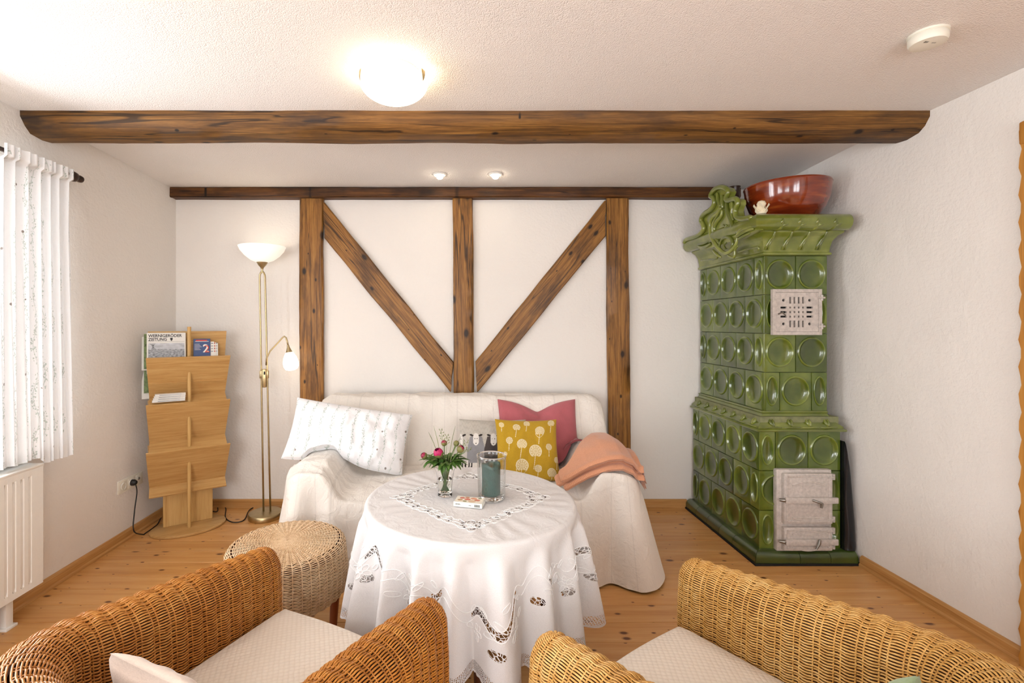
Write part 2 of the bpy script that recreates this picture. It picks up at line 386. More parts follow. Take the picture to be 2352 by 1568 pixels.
MB().tube([(XR-.03, yd0+.15, 1.02), (XR-.07, yd0+.15, 1.02), (XR-.07, yd0+.27, 1.02)], .009, 10).build('door_handle', M['brass'], leaf)

# ------------------------------------------------------------------ timber beams
def timber(name, p0, p1, w, t, mat, label, cat, secs=40, jit=0.004, bev=0.008, prof=None, ends=(0, 0), up=(0, 0, 1), seed=0, group=None):
    """beam from p0 to p1, local x along it, local y = across (w), local z = thickness (t)"""
    p0 = Vector(p0); p1 = Vector(p1); X = (p1-p0); L = X.length; X.normalize()
    Z = Vector(up); Z = (Z-X*Z.dot(X)).normalized(); Y = Z.cross(X)
    if prof is None:
        a, b = w/2, t/2
        prof = [(-a+bev, -b), (0, -b), (a-bev, -b), (a, -b+bev), (a, 0), (a, b-bev), (a-bev, b), (0, b), (-a+bev, b), (-a, b-bev), (-a, 0), (-a, -b+bev)]
    n = len(prof); vs = []
    for i in range(secs+1):
        u = i/secs
        for k, (py, pz) in enumerate(prof):
            x = L*u + (ends[0]*(py/w) if i == 0 else 0) + (ends[1]*(py/w) if i == secs else 0)
            j = noise.noise((x*2.2+seed*7.1, k*0.55, seed))*jit*1.6 + noise.noise((x*14, k*1.3+seed, 3))*jit*0.4
            q = Vector((py, pz)); q = q*(1+j/max(0.02, q.length))
            vs.append((x, q.x, q.y))
    fs = [(i*n+k, i*n+(k+1) % n, (i+1)*n+(k+1) % n, (i+1)*n+k) for i in range(secs) for k in range(n)]
    fs += [tuple(range(n-1, -1, -1)), tuple(range(secs*n, secs*n+n))]
    mb = MB(); mb.add(vs, fs); o = mb.build(name, mat, recalc=True, smooth=35)
    o.matrix_world = Matrix.Translation(p0) @ Matrix((X, Y, Z)).transposed().to_4x4()
    return tag(o, label, cat, group)
# ceiling beam: profile in (y, z) about its centre (2.365, 2.33)
pf = [(.095, .06), (.10, -.02), (.09, -.052), (.03, -.058), (-.035, -.052), (-.066, -.026), (-.086, .01), (-.09, .06)]
timber('ceiling_beam', (XL-.03, 2.365, 2.335), (XR+.03, 2.365, 2.335), .2, .12, M['beam2'], 'long dark weathered beam crossing the ceiling in front of the lamps', 'beam', 90, .006, prof=pf, seed=1)
YP = 3.475      # front plane of posts
timber('wall_plate_beam', (XL-.02, 3.485, 2.308), (2.02, 3.485, 2.308), .085, .076, M['beam'], 'dark horizontal beam along the top of the back wall', 'beam', 90, .003, seed=2)
def postx(px): return (px-1060)/1094*YP
def post(pa, pb, qa, qb, label, seed):       # top px range, bottom px range
    ta, tb = (postx(pa)+postx(pb))/2, (postx(qa)+postx(qb))/2
    timber('timber_post', (tb, 3.497, 0.0), (ta, 3.497, 2.272), postx(pb)-postx(pa), 0.044, M['post'], label, 'post', 60, .004, up=(0, -1, 0), seed=seed, group='posts of the timber frame')
post(687, 741, 687, 743, 'vertical timber post beside the floor lamp', 3)
post(1040, 1086, 1043, 1090, 'vertical middle timber post where both braces meet', 4)
post(1394, 1444, 1398, 1454, 'vertical timber post nearest the green tiled stove', 5)
def brace(poly, label, seed):
    D = YP+0.006; pts = [P(x, y, D) for x, y in poly]        # upper-outer, upper-inner, lower-inner, lower-outer in order around
    a = (pts[0]+pts[3])/2; b = (pts[1]+pts[2])/2; X = (b-a).normalized(); Y = Vector((0, 1, 0)).cross(X)
    mb = MB(); loc = [(Vector(p)-a) for p in pts]; pl = [(q.dot(X), q.dot(Y)) for q in loc]
    # subdivide the outline for a rough edge
    def sub(p, q, n): return [(p[0]+(q[0]-p[0])*i/n, p[1]+(q[1]-p[1])*i/n) for i in range(n)]
    ol = []
    for i in range(4): ol += sub(pl[i], pl[(i+1) % 4], 24 if i in (0, 2) else 4)
    ol = [(p+noise.noise((p*4, q*4, seed))*.004, q+noise.noise((p*4, q*4, seed+5))*.005) for p, q in ol]
    n = len(ol); vs = []; cx = sum(p for p, q in ol)/n; cy = sum(q for p, q in ol)/n
    for t, ins in ((.038, 0), (.006, 0), (0, .006)):
        for p, q in ol:
            vs.append((p, q-(ins if q > 0 else -ins), -t))
    fs = [(k*n+i, k*n+(i+1) % n, (k+1)*n+(i+1) % n, (k+1)*n+i) for k in range(2) for i in range(n)]
    fs.append(tuple(range(2*n, 3*n)))
    mb.add(vs, fs); o = mb.build('timber_brace', M['post'], recalc=True, smooth=35)
    Z = X.cross(Y); o.matrix_world = Matrix.Translation(a) @ Matrix((X, Y, Z)).transposed().to_4x4()
    if Z.y > 0:
        for v in o.data.vertices: v.co.z = -v.co.z
        o.data.flip_normals()
    tag(o, label, 'brace', 'diagonal braces of the timber frame')
brace([(744.5, 463), (1040, 832), (1035, 900), (744.5, 547)], 'diagonal timber brace on the floor lamp side of the wall frame', 1)
brace([(1390.5, 460), (1092.5, 830), (1097, 901), (1391, 541)], 'diagonal timber brace on the stove side of the wall frame', 2)

# ------------------------------------------------------------------ ceiling fittings
def emit(name, col, s, base=(0.9, 0.9, 0.88, 1)):
    n = NT(name); n.set(col=base, rough=0.3, emis=col, estr=s); return n.m
WARM = (1.0, 0.80, 0.56, 1)
M['lampglass'] = emit('lit_opal_glass', WARM, 5.0)
M['spotbulb'] = emit('lit_halogen_bulb', (1.0, 0.86, 0.66, 1), 22.0)
M['lampbulb'] = emit('lit_uplight_bulb', (1.0, 0.82, 0.58, 1), 16.0)
M['readglass'] = emit('lit_reading_glass', (1.0, 0.84, 0.62, 1), 3.2)
M['bowlglass'] = emit('lit_bowl_glass', (1.0, 0.88, 0.74, 1), 0.30)
t = thing('ceiling_lamp', 'lit round opal glass dome lamp on the ceiling', 'ceiling lamp', (-0.274, 1.93, ZC))
MB().lathe([(0, 0), (.10, 0), (.11, -.012), (.10, -.03), (0, -.03)], 40).build('mounting_plate', M['white'], t)
prof = [(.05, -.022), (.125, -.030), (.138, -.037)]+[(.138*cos(a), -.040-.078*sin(a)) for a in [i*pi/2/14 for i in range(15)]]
MB().lathe(prof, 56).build('glass_dome', M['lampglass'], t, smooth=180)
for a in (radians(207), radians(333), radians(90)):
    cx, cy = cos(a), sin(a); mb = MB()
    def clip(u, v, a=a):
        w = (u-.5)*0.026*(1-v*v*.95)/.138; r = .1415+.002*sin(v*pi); th = (.02-v*.046)
        zz = -.03 - (0.0 if v < .35 else (v-.35)*.042)
        rr = .141 if v < .35 else .1405*cos((v-.35)*.30)+.001
        return (rr*cos(a+w), rr*sin(a+w), -.024-(v*.044))
    mb.grid(clip, 7, 9); o = mb.build('clip', M['brass'], t, smooth=180)
    sm = o.modifiers.new('thickness', 'SOLIDIFY'); sm.thickness = .002; sm.offset = 1
for x, lab in ((-0.145, 'small lit ceiling spotlight above the middle post, further from the stove'), (0.227, 'small lit ceiling spotlight nearer the stove')):
    zc = ceil_z(x, 3.18)
    t = thing('ceiling_spotlight', lab, 'spotlight', (x, 3.18, zc), 0, 'recessed ceiling spotlights')
    MB().lathe([(.022, .002), (.046, .002), (.047, -.003), (.042, -.007), (.028, -.008), (.024, -.004), (.022, .002)], 32).build('trim_ring', M['white'], t, smooth=60)
    MB().lathe([(0.02, .0), (.024, -.012), (.02, -.024), (.012, -.030), (0, -.032)], 24).build('bulb', M['spotbulb'], t, smooth=180)
t = thing('smoke_detector', 'round white smoke detector on the ceiling', 'smoke detector', (1.64, 1.675, ZC+.001))
MB().lathe([(0, 0), (.056, 0), (.056, -.008), (.052, -.010), (.054, -.012), (.054, -.030), (.050, -.038), (.030, -.041), (0, -.041)], 48).build('housing', M['plastic'], t, smooth=50)
for i in range(3):
    for s in (0, 1): MB().box((-.028+s*.03+i*.005, -.018+.004*s, -.0408), (.0018, .009-.004*s, .0012)).build('vent_slot', M['dark'], t, smooth=0)
# ------------------------------------------------------------------ green tiled stove
stove = thing('tiled_stove', 'tall green glazed tile stove standing in the room corner', 'stove', (1.94, 3.1, 0))
SO = Vector((1.94, 3.1, 0))
LX, LXR, LYF, LYB = 1.70, 2.165, 2.72, 3.50            # lower body
UX, UXR, UYF, UYB = 1.753, 2.12, 2.76, 3.50            # upper body
def S(p): return (p[0]-SO.x, p[1]-SO.y, p[2]-SO.z)
mb = MB(); mb.box(S(((LX+LXR)/2+.007, (LYF+LYB)/2+.007, .42)), (LXR-LX-.015, LYB-LYF-.015, .80)); mb.box(S(((UX+UXR)/2+.007, (UYF+UYB)/2+.007, 1.32)), (UXR-UX-.015, UYB-UYF-.015, 1.08))
mb.build('core', M['grout'], stove, smooth=0)
def tile_mesh(w, h, name='tile'):
    N = 48; vs = []; fs = []; a, b = w*0.425, h*0.375; cz = h*0.02
    if w < .13: a = w*.36
    rings = [(0.35, .0125), (0.68, .0095), (.84, .004), (.91, -.003), (.96, -.0055), (1.01, -.0035), (1.05, .0008)]
    vs.append((0, .0135, cz))
    for s, d in rings: vs += [(a*s*cos(2*pi*k/N), d, cz+b*s*sin(2*pi*k/N)) for k in range(N)]
    W, H = w/2-.0011, h/2-.0011
    def rect(ang, x, z):
        dx, dz = cos(ang), sin(ang); t = min(x/abs(dx) if abs(dx) > 1e-6 else 9, z/abs(dz) if abs(dz) > 1e-6 else 9); return dx*t, dz*t
    angs = []
    ca = atan2(H, W)
    for k in range(N):
        q = k % (N//4); quad = k//(N//4); f = q/(N//4)
        m = [0, pi/2, pi, 3*pi/2][quad]; c = [ca, pi-ca, pi+ca, 2*pi-ca][quad]; e = [pi/2, pi, 3*pi/2, 2*pi][quad]
        angs.append(m+(c-m)*f*2 if f < .5 else c+(e-c)*(f-.5)*2)
    for (ix, d) in ((.004, .0005), (.0012, .0012), (0, .0045), (0, .018)):
        for an in angs:
            x, z = rect(an, W-ix, H-ix); vs.append((x, d, z))
    N2 = len(rings)+4
    fs += [(0, 1+(k+1) % N, 1+k) for k in range(N)]
    for r in range(N2-1):
        for k in range(N):
            l = (k+1) % N; fs.append((1+r*N+k, 1+r*N+l, 1+(r+1)*N+l, 1+(r+1)*N+k))
    me = bpy.data.meshes.new(name); me.from_pydata(vs, [], fs)
    bm = bmesh.new(); bm.from_mesh(me); bmesh.ops.recalc_face_normals(bm, faces=bm.faces[:]); bm.to_mesh(me); bm.free()
    c = sum((p.normal.y for p in me.polygons[:N]))
    if c > 0: me.flip_normals()
    me.materials.append(M['glaze']); me.polygons.foreach_set('use_smooth', [True]*len(me.polygons)); me.set_sharp_from_angle(angle=radians(50))
    return me
tcache = {}
def tile(w, h, loc, rz):
    key = (round(w, 4), round(h, 4))
    if key not in tcache: tcache[key] = tile_mesh(w, h)
    o = bpy.data.objects.new('tile', tcache[key]); COL.objects.link(o); o.parent = stove; o.location = S(loc); o.rotation_euler = (0, 0, rz)
def face_row(kind, a0, a1, z0, z1, pat):
    """pat: list of widths in tile units along the face, from the corner outward"""
    tot = sum(pat); w = (a1-a0)/tot; h = z1-z0; p = a0
    for q in pat:
        ww = abs(w*q); c = p+w*q/2; p += w*q
        if kind == 'front_l': tile(ww, h, (c, LYF, (z0+z1)/2), 0)
        elif kind == 'front_u': tile(ww, h, (c, UYF, (z0+z1)/2), 0)
        elif kind == 'left_l': tile(ww, h, (LX, c, (z0+z1)/2), -pi/2)
        elif kind == 'left_u': tile(ww, h, (UX, c, (z0+z1)/2), -pi/2)
zu = [0.848, 1.073, 1.298, 1.523, 1.748]; zl = [.062, .288, .515, .741]
for i, r in enumerate(((.5, 1, .5), (1, 1), (.5, 1, .5), (1, 1))): face_row('front_u', UX, UXR, zu[i], zu[i+1], r)
for i, r in enumerate(((1, 1, 1, 1), (.5, 1, 1, 1, .5), (1, 1, 1, 1), (.5, 1, 1, 1, .5))): face_row('left_u', UYF, UYB, zu[i], zu[i+1], r)
for i, r in enumerate(((.5, 1, 1), (1, 1, .5), (.5, 1, 1))): face_row('front_l', LX, LXR, zl[i], zl[i+1], r)
for i, r in enumerate(((1, 1, 1, 1, .5), (.5, 1, 1, 1, 1), (1, 1, 1, 1, .5))): face_row('left_l', LYF, LYB, zl[i], zl[i+1], r)

def sweep_U(mb, prof, x0, x1, yf, yb, right=True):
    """profile (out, z) swept along left side, front, right side with mitred corners"""
    n = len(prof); vs = []
    for key in range(4):
        for o, z in prof:
            ch = 0.0
            p = [(x0-o, yb), (x0-o, yf-o), (x1+min(o, .05), yf-o), (x1+min(o, .05), yb)][key]
            vs.append(S((p[0], p[1], z)))
    fs = [(i*n+k, (i+1)*n+k, (i+1)*n+k+1, i*n+k+1) for i in range(3) for k in range(n-1)]
    fs.append(tuple(range(n))); fs.append(tuple(range(4*n-1, 3*n-1, -1)))
    mb.add(vs, fs); return mb
# plinth of separate half-round tiles (front: two, left: several)
def plinth_tile(p0, p1, cut0, cut1, ends=''):
    p0 = Vector(p0); p1 = Vector(p1); d = (p1-p0).normalized(); nrm = Vector((d.y, -d.x, 0))
    prof = [(0, .072), (.012, .072)]+[(.012+.040*sin(a), .032+.040*cos(a)) for a in [i*pi/2/8 for i in range(9)]]+[(.052, .012), (0, .012)]
    mb = MB(); n = len(prof); vs = []
    for p, c, s in ((p0, cut0, 1), (p1, cut1, -1)):
        for o, z in prof: vs.append(S(p + nrm*o - d*s*(c*o) + d*s*.0012 + Vector((0, 0, z))))
    mb.add(vs, [(k, k+1, n+k+1, n+k) for k in range(n-1)]+[tuple(range(n)), tuple(range(2*n-1, n-1, -1))])
    mb.build('plinth_tile', M['glazedk'], stove, recalc=True, smooth=50)
pxs = [LX, LX+.20, LX+.37, XR-.015]
for i in range(3): plinth_tile((pxs[i], LYF, 0), (pxs[i+1], LYF, 0), 1 if i == 0 else 0, 0)
ys = [LYB]+[LYB-.15*(i+1) for i in range(4)]+[LYF]
for i in range(5): plinth_tile((LX, ys[i], 0), (LX, ys[i+1], 0), 0, 1 if i == 4 else 0)
mb = MB(); sweep_U(mb, [(0, .012), (.058, .012), (.058, 0), (0, 0)], LX, XR-.02, LYF, LYB); mb.build('base_strip', M['dark'], stove, recalc=True, smooth=0)
mb = MB().box(S(((LX+XR)/2-.01, (LYF+LYB)/2, .035)), (XR-LX-.02, LYB-LYF-.02, .07)); mb.build('hearth_base', M['glazedk'], stove, smooth=0)
# middle cornice
dx = UX-LX
mid = [(-.06, .741), (.018, .741), (.022, .747), (.018, .755), (.010, .758), (.008, .768), (-.012, .785), (-.030, .808), (-.040, .826), (-.044, .834), (-.040, .840), (-.044, .849), (-.06, .849)]
mb = MB(); sweep_U(mb, mid, LX, LXR, LYF, LYB); mb.build('middle_cornice', M['glazelt'], stove, recalc=True, smooth=50)
# top cornice: lower moulding, cove, ledge, big rounded rim
top = [(-.03, 1.748), (.006, 1.748), (.014, 1.753), (.014, 1.763), (.006, 1.770), (.008, 1.79), (.016, 1.83), (.034, 1.858), (.056, 1.872), (.060, 1.876), (.060, 1.886), (.066, 1.888)]
mb = MB(); sweep_U(mb, top+[(.066, 1.90), (-.03, 1.90)], UX, UXR, UYF, UYB); mb.build('top_cornice', M['glazelt'], stove, recalc=True, smooth=50)
rim = [(-.01, 1.886), (.062, 1.886)]+[(.078+.046*cos(a), 1.926+.046*sin(a)) for a in [-2.0+i*(pi/2+2.0)/16 for i in range(17)]]+[(.06, 1.970), (-.01, 1.962)]
mb = MB(); sweep_U(mb, rim, UX, UXR, UYF, UYB); mb.build('cornice_rim', M['glazelt'], stove, recalc=True, smooth=50)
mb = MB().box(S(((UX+UXR)/2, (UYF+UYB)/2, 1.925)), (UXR-UX, UYB-UYF, .06)); mb.build('top_cover', M['grout'], stove, smooth=0)
# small relief flowers of the cornices
def relief(pts, r, name='relief_flower', mat='glazelt'):
    mb = MB()
    for path, rr in zip(pts, r): mb.tube([S(p) for p in path], rr, 6)
    return mb.build(name, M[mat], stove, smooth=180)
for i in range(4):
    x = LX+.075+i*.105
    def q(dx_, z, o): return (x+dx_, LYF-o, z)
    relief([[q(-.004, .768, .008), q(-.008, .79, -.008), q(-.004, .812, -.024)], [q(.006, .768, .008), q(.012, .79, -.008), q(.006, .814, -.024)], [q(0, .770, .010), q(.002, .80, -.012)], [q(-.045, .764, .009), q(-.02, .762, .012), q(.02, .766, .012), q(.05, .764, .009)]],
           [[.003, .009, .003], [.003, .008, .003], [.005, .003], [.002, .004, .004, .002]])
for i in range(7):
    y = LYF+.06+i*.107
    def q(dy_, z, o): return (LX-o, y+dy_, z)
    relief([[q(-.004, .768, .008), q(-.008, .79, -.008), q(-.004, .812, -.024)], [q(.006, .768, .008), q(.012, .79, -.008), q(.006, .814, -.024)], [q(0, .770, .010), q(.002, .80, -.012)], [q(-.045, .764, .009), q(-.02, .762, .012), q(.02, .766, .012), q(.05, .764, .009)]],
           [[.003, .009, .003], [.003, .008, .003], [.005, .003], [.002, .004, .004, .002]])
for i in range(4):
    x = UX+.02+i*.098
    def q(dx_, z, o): return (x+dx_, UYF-o, z)
    relief([[q(-.02, 1.78, .008), q(-.008, 1.815, .012), q(.012, 1.855, .036), q(.004, 1.88, .064)], [q(-.004, 1.78, .008), q(.004, 1.815, .012), q(.016, 1.858, .038)], [q(.0, 1.878, .068), q(.008, 1.892, .098), q(.02, 1.918, .122)],
            [q(.006, 1.896, .10), q(.02, 1.904, .114), q(.042, 1.910, .118)], [q(.004, 1.90, .106), q(.002, 1.918, .122), q(.008, 1.936, .126)]],
           [[.007, .009, .007, .005], [.006, .007, .004], [.006, .014, .005], [.004, .010, .003], [.004, .010, .003]])
# crest with acanthus scrolls over the left side: outline in (y, z) on the plane x = 1.645
CX = 1.638
def cz(zx, zy):
    px = 1500+zx*.2424; py = 380+zy*.2424; D = CX*1094/(px-1060); return (D, 1.35-(py-745)/1094*D)
ol = [(300, 735), (312, 705), (345, 690), (385, 680), (430, 660), (462, 630), (482, 595), (470, 555), (455, 525), (465, 485), (495, 450), (535, 425), (565, 395), (583, 350), (575, 312), (547, 290), (556, 262), (585, 228), (620, 208), (660, 205), (695, 220), (712, 250), (700, 285), (690, 312), (712, 332), (745, 322), (780, 315), (800, 332), (802, 365), (788, 400), (780, 440), (790, 480), (815, 500), (860, 502), (915, 492), (930, 505)]
lowr = [(960, 610), (800, 690), (600, 760), (440, 800)]
pts = [cz(*p) for p in ol+lowr]
mb = MB(); mb.prism(pts, CX+.05, CX+.012, lambda p, q, t: S((t, p, q)))
crest = mb.build('crest', M['glazelt'], stove, recalc=True, smooth=50)
def rel_tube(zz, r, dx=0.0, seg=8, sub=4):
    cs = [cz(*p) for p in zz]; P3 = [Vector((CX-dx, a, b)) for a, b in cs]
    out = []; rr = []
    n = len(P3)
    for i in range(n-1):
        p0, p1, p2, p3 = P3[max(0, i-1)], P3[i], P3[i+1], P3[min(n-1, i+2)]
        for k in range(sub):
            t = k/sub; out.append(0.5*((2*p1)+(p2-p0)*t+(2*p0-5*p1+4*p2-p3)*t*t+(3*p1-p0-3*p2+p3)*t**3))
            u = (i+t)/(n-1); rr.append(r*(.45+.55*sin(pi*min(1, u*.85+.12))))
    out.append(P3[-1]); rr.append(r*.4); return [S(p) for p in out], rr
mb = MB()
p, r = rel_tube(ol, .018); mb.tube(p, [.016]*len(p), 8)
mb.build('crest_edge', M['glazelt'], crest, smooth=180)
scrolls = [([(640, 400), (610, 450), (560, 490), (535, 560), (540, 640), (570, 720), (620, 790), (680, 830), (740, 800), (780, 740), (790, 660)], .014),
           ([(650, 420), (640, 480), (600, 530), (575, 600), (590, 680), (620, 740)], .013), ([(620, 440), (590, 500), (560, 560), (555, 640)], .010),
           ([(690, 340), (700, 420), (730, 500), (750, 570), (790, 640)], .016), ([(650, 280), (650, 350), (655, 410)], .015), ([(600, 260), (610, 330), (630, 390)], .012),
           ([(740, 340), (745, 400), (740, 460), (755, 520)], .012), ([(790, 660), (830, 610), (880, 590), (940, 570)], .014), ([(790, 680), (840, 640), (900, 610), (945, 600)], .011), ([(800, 700), (850, 670), (910, 640)], .009),
           ([(620, 780), (640, 710), (680, 680), (730, 690), (750, 740), (730, 790), (690, 800), (665, 760), (690, 730)], .010), ([(540, 700), (490, 730), (430, 740), (380, 720)], .012), ([(540, 740), (500, 765), (450, 775), (420, 760)], .010),
           ([(520, 690), (470, 700), (420, 700)], .009), ([(560, 800), (600, 840), (640, 870)], .010), ([(690, 560), (680, 600), (690, 640)], .008), ([(660, 560), (690, 585), (720, 560)], .007),
           ([(450, 900), (520, 890), (600, 880), (605, 820)], .006), ([(800, 820), (900, 790), (985, 770), (990, 800), (950, 810)], .006), ([(700, 850), (760, 870), (770, 800), (800, 760)], .008)]
for zz, r in scrolls:
    mb = MB(); p, rr = rel_tube(zz, r, -.004); mb.tube(p, rr, 8); mb.build('acanthus_scroll', M['glazelt'], crest, smooth=180)
# shield plate under the scrolls filling the cove on the left side
pl = [cz(*p) for p in [(445, 790), (960, 600), (1000, 640), (990, 800), (700, 850), (450, 930)]]
# upper vent door
def fr(x, z, y): return S((x, y, z))
def px_x(px, D): return (px-1060)/1094*D
D0 = 2.745
vx0, vx1 = px_x(1773, D0), px_x(1886, D0); vz1, vz0 = 1.35-(664-745)/1094*D0, 1.35-(769-745)/1094*D0
def plate(mb, x0, x1, z0, z1, y0, y1, holes):
    wall_with_holes(mb, x0, x1, z0, z1, holes, lambda p, q, t: S((p, y0+t, q)), y1-y0)
vent = MB(); w = vx1-vx0; h = vz1-vz0
plate(vent, vx0, vx1, vz0, vz1, 2.737, 2.758, [(vx0+.018, vx1-.018, vz0+.018, vz1-.018)])
vdoor = vent.build('vent_frame', M['iron'], stove, recalc=True, smooth=0)
holes = []
cx, cz_ = (vx0+vx1)/2-.002, (vz0+vz1)/2
for i in range(4):
    hx = cx+(i-1.5)*.0245
    for s in (-1, 1): holes.append((hx-.0048, hx+.0048, cz_+s*.068-.019, cz_+s*.068+.019))
    for j in (-1, 0, 1): holes.append((hx-.0045, hx+.0045, cz_+j*.026-.0055, cz_+j*.026+.0055))
for s in (-1, 1):
    for j in (-1, 0, 1): holes.append((cx+s*.075-.018, cx+s*.075+.018, cz_+j*.026-.0055, cz_+j*.026+.0055))
    for t_ in (-1, 1):
        hx, hz = cx+s*.075, cz_+t_*.068
        holes += [(hx-.008, hx+.008, hz-.0045, hz+.0045), (hx-.0045, hx+.0045, hz-.0085, hz+.0085)]
mb = MB(); plate(mb, vx0+.019, vx1-.019, vz0+.019, vz1-.019, 2.741, 2.752, holes); vd = mb.build('vent_door', M['iron'], stove, recalc=True, smooth=0)
MB().box(S((cx, 2.7532, cz_)), (w-.036, .001, h-.036)).build('vent_shade', M['dark'], stove, smooth=0)  # added dark sheet, its colour gives the shade behind the vent holes
for s in (-1, 1):
    mb = MB(); zz = cz_+s*.082
    mb.tube([fr(vx1-.004, zz-.016, 2.733), fr(vx1-.004, zz+.016, 2.733)], .006, 10); mb.tube([fr(vx1-.025, zz, 2.734), fr(vx1+.012, zz, 2.732)], .0055, 8)
    mb.build('hinge', M['iron'], vd)
MB().tube([fr(vx0+.03, cz_-.012, 2.735), fr(vx0+.05, cz_-.002, 2.728), fr(vx0+.07, cz_-.018, 2.732)], .004, 8).build('vent_latch', M['steel'], vd)
# fire doors
D1 = 2.70
fx0, fx1 = px_x(1782, D1), px_x(1908, D1); fz1, fz0 = 1.35-(1077-745)/1094*D1, 1.35-(1264-745)/1094*D1
mb = MB(); mb.bbox(S(((fx0+fx1)/2, 2.71, (fz0+fz1)/2)), (fx1-fx0, .035, fz1-fz0), .006); fdoor = mb.build('fire_door_frame', M['iron'], stove)
zs = fz0+(fz1-fz0)*.335
def firedoor(z0, z1, arches):
    x0, x1 = fx0+.026, fx1-.012; d = MB()
    d.bbox(S(((x0+x1)/2, 2.682, (z0+z1)/2)), (x1-x0, .028, z1-z0), .006); o = d.build('fire_door', M['iron'], stove)
    mb = MB(); e = .016
    for a, b in (((x0+e, z0+e), (x1-e, z0+e)), ((x1-e, z0+e), (x1-e, z1-e)), ((x1-e, z1-e), (x0+e, z1-e)), ((x0+e, z1-e), (x0+e, z0+e))):
        mb.tube([fr(a[0], a[1], 2.668), fr(b[0], b[1], 2.668)], .0055, 6)
    for zc, s in arches:
        mb.tube([fr(x0+.045+(x1-x0-.09)*i/12, zc+s*.020*sin(pi*i/12), 2.668) for i in range(13)], .005, 6)
        mb.tube([fr(x0+.045, zc, 2.668), fr(x1-.045, zc, 2.668)], .0035, 6)
    q = mb.build('door_moulding', M['iron'], o)
    zb = (z0+z1)/2 - (.006 if z1-z0 > .2 else .012)
    MB().bbox(S(((x0+x1)/2+.012, 2.661, zb)), (x1-x0+.02, .016, .034), .004).build('locking_bar', M['iron'], o)
    MB().tube([fr(x0-.022, zb-.002, 2.676), fr(x0-.002, zb, 2.664), fr(x0+.02, zb+.004, 2.666)], [.008, .011, .007], 10).build('latch', M['steel'], o)
    hx = (x0+x1)/2+.045
    if z1-z0 > .2: MB().tube([fr(hx-.035, zb+.004, 2.657), fr(hx-.01, zb-.002, 2.640), fr(hx+.008, zb-.010, 2.640), fr(hx+.006, zb-.034, 2.640)], [.006, .006, .008, .007], 10).build('door_handle', M['steel'], o)
    else: MB().tube([fr(hx-.022, zb-.03, 2.640), fr(hx-.006, zb, 2.640), fr(hx-.002, zb+.024, 2.640)], [.005, .008, .006], 10).build('door_handle', M['steel'], o)
    for zz in (z0+.022, z1-.022):
        mb = MB(); mb.tube([fr(fx1+.002, zz-.016, 2.684), fr(fx1+.002, zz+.016, 2.684)], .009, 10); mb.tube([fr(x1-.03, zz, 2.668), fr(fx1, zz, 2.676)], .006, 8); mb.build('hinge', M['iron'], o)
firedoor(zs+.008, fz1-.016, [(zs+.225, 1), (zs+.045, -1)])
firedoor(fz0+.012, zs-.012, [(fz0+.105, 1), (fz0+.035, -1)])

# things on and beside the stove
t = tag(MB().lathe([(0, 0), (.12, 0), (.15, .012), (.195, .075), (.218, .14), (.224, .205), (.228, .212), (.226, .220), (.217, .220), (.210, .205), (.20, .14), (.16, .06), (.1, .03), (0, .03)], 64).build('ceramic_bowl', M['bowl'], loc=(1.978, 2.90, 1.9725), smooth=40),
        'large glossy rust-brown ceramic bowl on top of the tiled stove', 'bowl')
M['cream'] = plain('cream_porcelain', C(236, 224, 196), 0.3, var=0.05)
t = thing('porcelain_flower', 'small cream porcelain flower beside the brown bowl on the stove', 'ornament', (1.70, 2.70, 1.9775))
mb = MB()
for k, a in enumerate((-.5, .6, 1.6, 2.7, 3.9)):
    def pet(u, v, a=a):
        w = (u-.5)*.05*sin(pi*min(1, v*.9+.1)); r = .038*v; z = .01+.035*v*v+.010*v
        return (r*cos(a)-w*sin(a), r*sin(a)+w*cos(a), z-.01*(2*u-1)**2)
    m2 = MB(); m2.grid(pet, 9, 8); o = m2.build('petal', M['cream'], t, smooth=180); sm = o.modifiers.new('thickness', 'SOLIDIFY'); sm.thickness = .004
MB().lathe([(0, -.002), (.022, -.002), (.026, .005), (.016, .012), (.012, .03), (.02, .042), (.024, .056), (.017, .070), (0, .076)], 20).build('flower_centre', M['cream'], t, smooth=180)
M['clay'] = plain('brown_clay', C(128, 98, 66), 0.7, var=0.15)
tag(MB().lathe([(0, 0), (.06, 0), (.085, .03), (.092, .08), (.08, .13), (.06, .15), (.05, .15), (.06, .12), (0, .1)], 32).build('clay_pot', M['clay'], loc=(1.852, 3.28, 1.956), smooth=60), 'brown clay pot half hidden behind the stove crest', 'pot')
M['darkclay'] = plain('dark_glazed_clay', C(62, 40, 28), 0.3, var=0.15)
tag(MB().lathe([(0, 0), (.05, 0), (.06, .06), (.05, .14), (.03, .19), (.028, .25), (.035, .27), (.028, .27), (.02, .2), (0, .1)], 32).build('dark_jug', M['darkclay'], loc=(1.775, 3.095, 1.974), smooth=60), 'dark brown jug behind the peak of the stove crest', 'jug')
